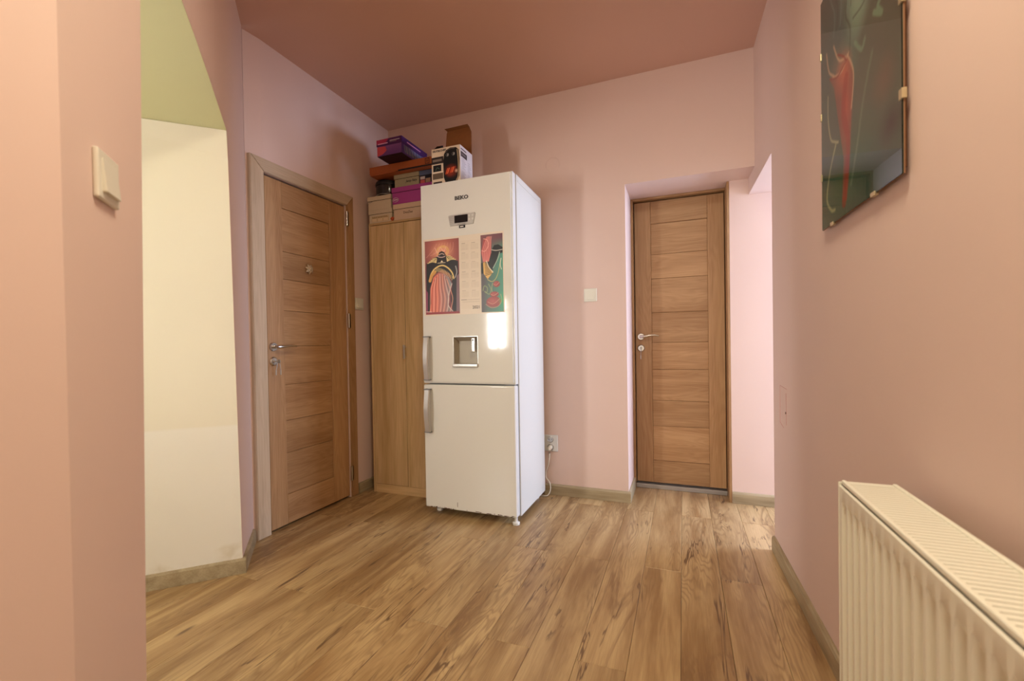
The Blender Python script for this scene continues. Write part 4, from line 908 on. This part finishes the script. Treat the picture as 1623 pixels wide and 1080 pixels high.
# a face turned down on the right, soft
c.soft(.52, .86, .24, .16, (120, 132, 112), .8); c.soft(.60, .72, .15, .13, (128, 136, 116), .7); c.soft(.45, .62, .15, .2, (96, 112, 96), .7); c.soft(.70, .98, .2, .07, (128, 96, 84), .5)
c.soft(.56, .78, .17, .20, (158, 166, 142), .75); c.soft(.50, .94, .12, .08, (146, 156, 134), .6); c.soft(.30, .60, .16, .1, (140, 110, 92), .5)
for k in range(7): c.line([(.20 + .06 * k, 1.), (.18 + .06 * k, .93), (.24 + .05 * k, .84), (.22 + .05 * k, .76)], .007, [(110, 128, 116), (52, 66, 62)][k % 2], .45)
c.line([(.52, .86), (.60, .885), (.66, .93)], .008, (58, 44, 40), .8); c.line([(.55, .875), (.62, .90)], .005, (150, 110, 95), .8)
c.line([(.62, .76), (.67, .785), (.73, .83)], .010, (92, 52, 48), .8); c.line([(.64, .765), (.71, .80)], .005, (160, 130, 115), .8)
c.line([(.50, .70), (.62, .69), (.72, .72)], .006, (60, 70, 62), .7); c.line([(.44, .86), (.40, .76), (.46, .68), (.44, .55)], .008, (48, 58, 52), .6)
# red lily and stem
c.put(c.poly([(.14, .62), (.30, .58), (.44, .59), (.50, .50), (.47, .36), (.45, .22), (.40, .05), (.33, .06), (.36, .22), (.28, .40), (.22, .55)]) * .55, (150, 68, 54))
c.soft(.36, .56, .14, .09, (190, 96, 74), .8); c.soft(.40, .42, .10, .18, (176, 74, 58), .7); c.line([(.40, .52), (.36, .40), (.42, .28), (.40, .14), (.36, .05)], .030, (140, 52, 40), .6)
for p in ([(.10, .74), (.14, .65), (.22, .60)], [(.22, .72), (.30, .63), (.40, .60)], [(.20, .60), (.34, .57), (.44, .60)], [(.42, .60), (.50, .50), (.47, .38)]): c.line(p, .007, (196, 150, 120), .75)
c.line([(.28, .66), (.36, .62), (.40, .59)], .006, (130, 40, 32), .9); c.line([(.16, .61), (.28, .575), (.42, .585)], .005, (120, 36, 30), .9)
c.line([(.12, .55), (.12, .45), (.16, .36), (.22, .33), (.28, .31)], .007, (176, 160, 124), .7); c.line([(.24, .31), (.14, .22), (.09, .12), (.16, .06), (.22, .05)], .010, (170, 160, 120), .6)
c.line([(.52, .60), (.60, .54), (.64, .56)], .012, (120, 134, 108), .6); c.line([(.74, .60), (.82, .56), (.78, .60), (.84, .62)], .014, (126, 140, 112), .7); c.line([(.72, .66), (.76, .70), (.84, .68), (.86, .75)], .009, (118, 128, 100), .6)
c.line([(.72, .48), (.62, .36), (.54, .22), (.46, .10)], .012, (112, 120, 96), .5); c.soft(.84, .34, .14, .10, (122, 88, 72), .6); c.soft(.9, .18, .14, .08, (70, 50, 46), .7)
mn = c.c.mean((0, 1)); c.c = np.clip((mn + (c.c - mn) * 1.45) * np.array([1.1, 1.45, 1.45]), .01, 1)
c.build('pastel_drawing', tuple(o0 + nn * .0152), tuple(ax), (0, 0, 1), 'pastel', tt, .0004)
bm = bmesh.new(); pbox(bm, 0, LN, .0160, .0178, PZ0, PZ1); obj('glass_pane', bm, 'glass', tt)
def clip(u, z, vert):
    bm = bmesh.new()
    if vert: pbox(bm, u - .004, u + .010 if u > .1 else u + .004, .010, .0196, z - .011, z + .011, .001); 
    else: pbox(bm, u - .011, u + .011, .010, .0196, z - .005, z + .005, .001)
    obj('clip', bm, 'clip', tt, smooth=True)
for z in (1.545, 1.745, 1.93): clip(LN - .006, z, True); 
for z in (1.545, 1.735, 1.925): clip(.001, z, True)
for u in (.09, .37): clip(u, PZ0, False); clip(u, PZ1, False)

# ------------------------------------------------------------------ radiator
RX0, RX1, RY0, RY1, RZ0, RZ1 = .308, .408, -.30, 1.128, .10, .726
tr = thing('radiator', (.36, .45, RZ0), 'cream white corrugated panel radiator on the right wall, near the camera', 'radiator')
# corrugated front panel: grid in (y, z)
pitch = .0345; bm = bmesh.new(); ny = int((RY1 - RY0 - .02) / pitch); zz = [RZ0 + .0, RZ0 + .028, RZ0 + .050, RZ1 - .056, RZ1 - .036, RZ1 - .007, RZ1 - .004]
prof = [(0, 0.), (.12, 0.), (.26, 1.), (.74, 1.), (.88, 0.)]
ys = [RY1]; dp = [0.]
y = RY1 - .012
for i in range(ny):
    for f, dd in prof: ys.append(y - f * pitch); dp.append(dd)
    y -= pitch
ys.append(RY0); dp.append(0.)
cols = []
for yy, dd in zip(ys, dp):
    colv = []
    for j, z in enumerate(zz):
        k = 1. if j in (2, 3) else 0.
        x = RX0 + .011 * dd * k + (.003 if j in (0, 6) else 0)
        colv.append(bm.verts.new((x, yy, z)))
    cols.append(colv)
for a, b in zip(cols[:-1], cols[1:]):
    for j in range(len(zz) - 1): bm.faces.new((a[j], b[j], b[j + 1], a[j + 1]))
# close the panel behind
bk_ = [[bm.verts.new((RX0 + .018, yy, z)) for z in (zz[0], zz[-1])] for yy in (RY1, RY0)]
bm.faces.new((bk_[0][0], bk_[0][1], bk_[1][1], bk_[1][0]))
bm.faces.new([cols[0][j] for j in range(len(zz))] + [bk_[0][1], bk_[0][0]]); bm.faces.new([cols[-1][j] for j in reversed(range(len(zz)))] + [bk_[1][0], bk_[1][1]])
o = obj('front_panel', bm, 'radi', tr, smooth=True)
boxo('rear_panel', (RX1 - .016, RX1 - .002, RY0 + .004, RY1 - .004, RZ0, RZ1 - .006), 'radi', tr, .003, 2)
bm = bmesh.new(); n = int((RY1 - RY0) / .03)
for i in range(n): B(bm, RX0 + .017, RX1 - .017, RY0 + .02 + i * .03, RY0 + .0212 + i * .03, RZ0 + .04, RZ1 - .03)
obj('convector_fins', bm, 'radi', tr, kind='stuff')
# side cover
bm = bmesh.new(); B(bm, RX0 - .001, RX1, RY1 + .0002, RY1 + .003, RZ0 + .004, RZ1 + .002, .0008, 1); obj('side_cover', bm, 'radi', tr)
# top grille: rails + slats
GZ = RZ1 + .004
boxo('grille_rail', (RX0 + .004, RX0 + .012, RY0, RY1, RZ1 - .003, GZ + .003), 'radi', tr, .0025, 3); boxo('grille_rail', (RX1 - .009, RX1, RY0, RY1, RZ1 - .008, GZ + .003), 'radi', tr, .0025, 3)
boxo('grille_rail', (RX0 + .0125, RX1 - .0095, RY1 - .022, RY1, GZ - .0012, GZ), 'radi', tr)
sl = None; i = 0; y = RY1 - .030
while y > RY0 + .02:
    if sl is None:
        bm = bmesh.new(); B(bm, RX0 + .0122, RX1 - .0092, -.0050, .0050, GZ - .0012, GZ)
        v = bm.verts[:]
        for q_ in v: q_.co.z += .00005 * (q_.co.y / .0050) + q_.co.y * .0
        bmesh.ops.translate(bm, vec=(0, y, 0), verts=bm.verts); sl = obj('grille_slat', bm, 'radi', tr, origin=(.358, y, GZ)); 
    else:
        c_ = sl.copy(); COL.objects.link(c_); c_.parent = tr; c_.location = sl.location.copy(); c_.location.y -= i * .0125
    i += 1; y -= .0125
bm = bmesh.new(); 
for y in (RY1 - .15, RY0 + .15): B(bm, RX1 - .001, wx(y) - .001, y - .02, y + .02, RZ1 - .14, RZ1 - .08); B(bm, RX1 - .001, wx(y) - .001, y - .02, y + .02, RZ0 + .06, RZ0 + .12)
obj('wall_bracket', bm, 'radi', tr)
# made-up lamp body for the added fill light, out of view
bm = bmesh.new(); lathe(bm, (-.02, .55, 2.6402), [(.20, 0), (.22, .02), (.22, .07), (.18, .0875)], 40); tag(obj('added_lamp', bm, 'white', None, smooth=True), 'round white lamp body added out of view for the fill light', 'lamp')
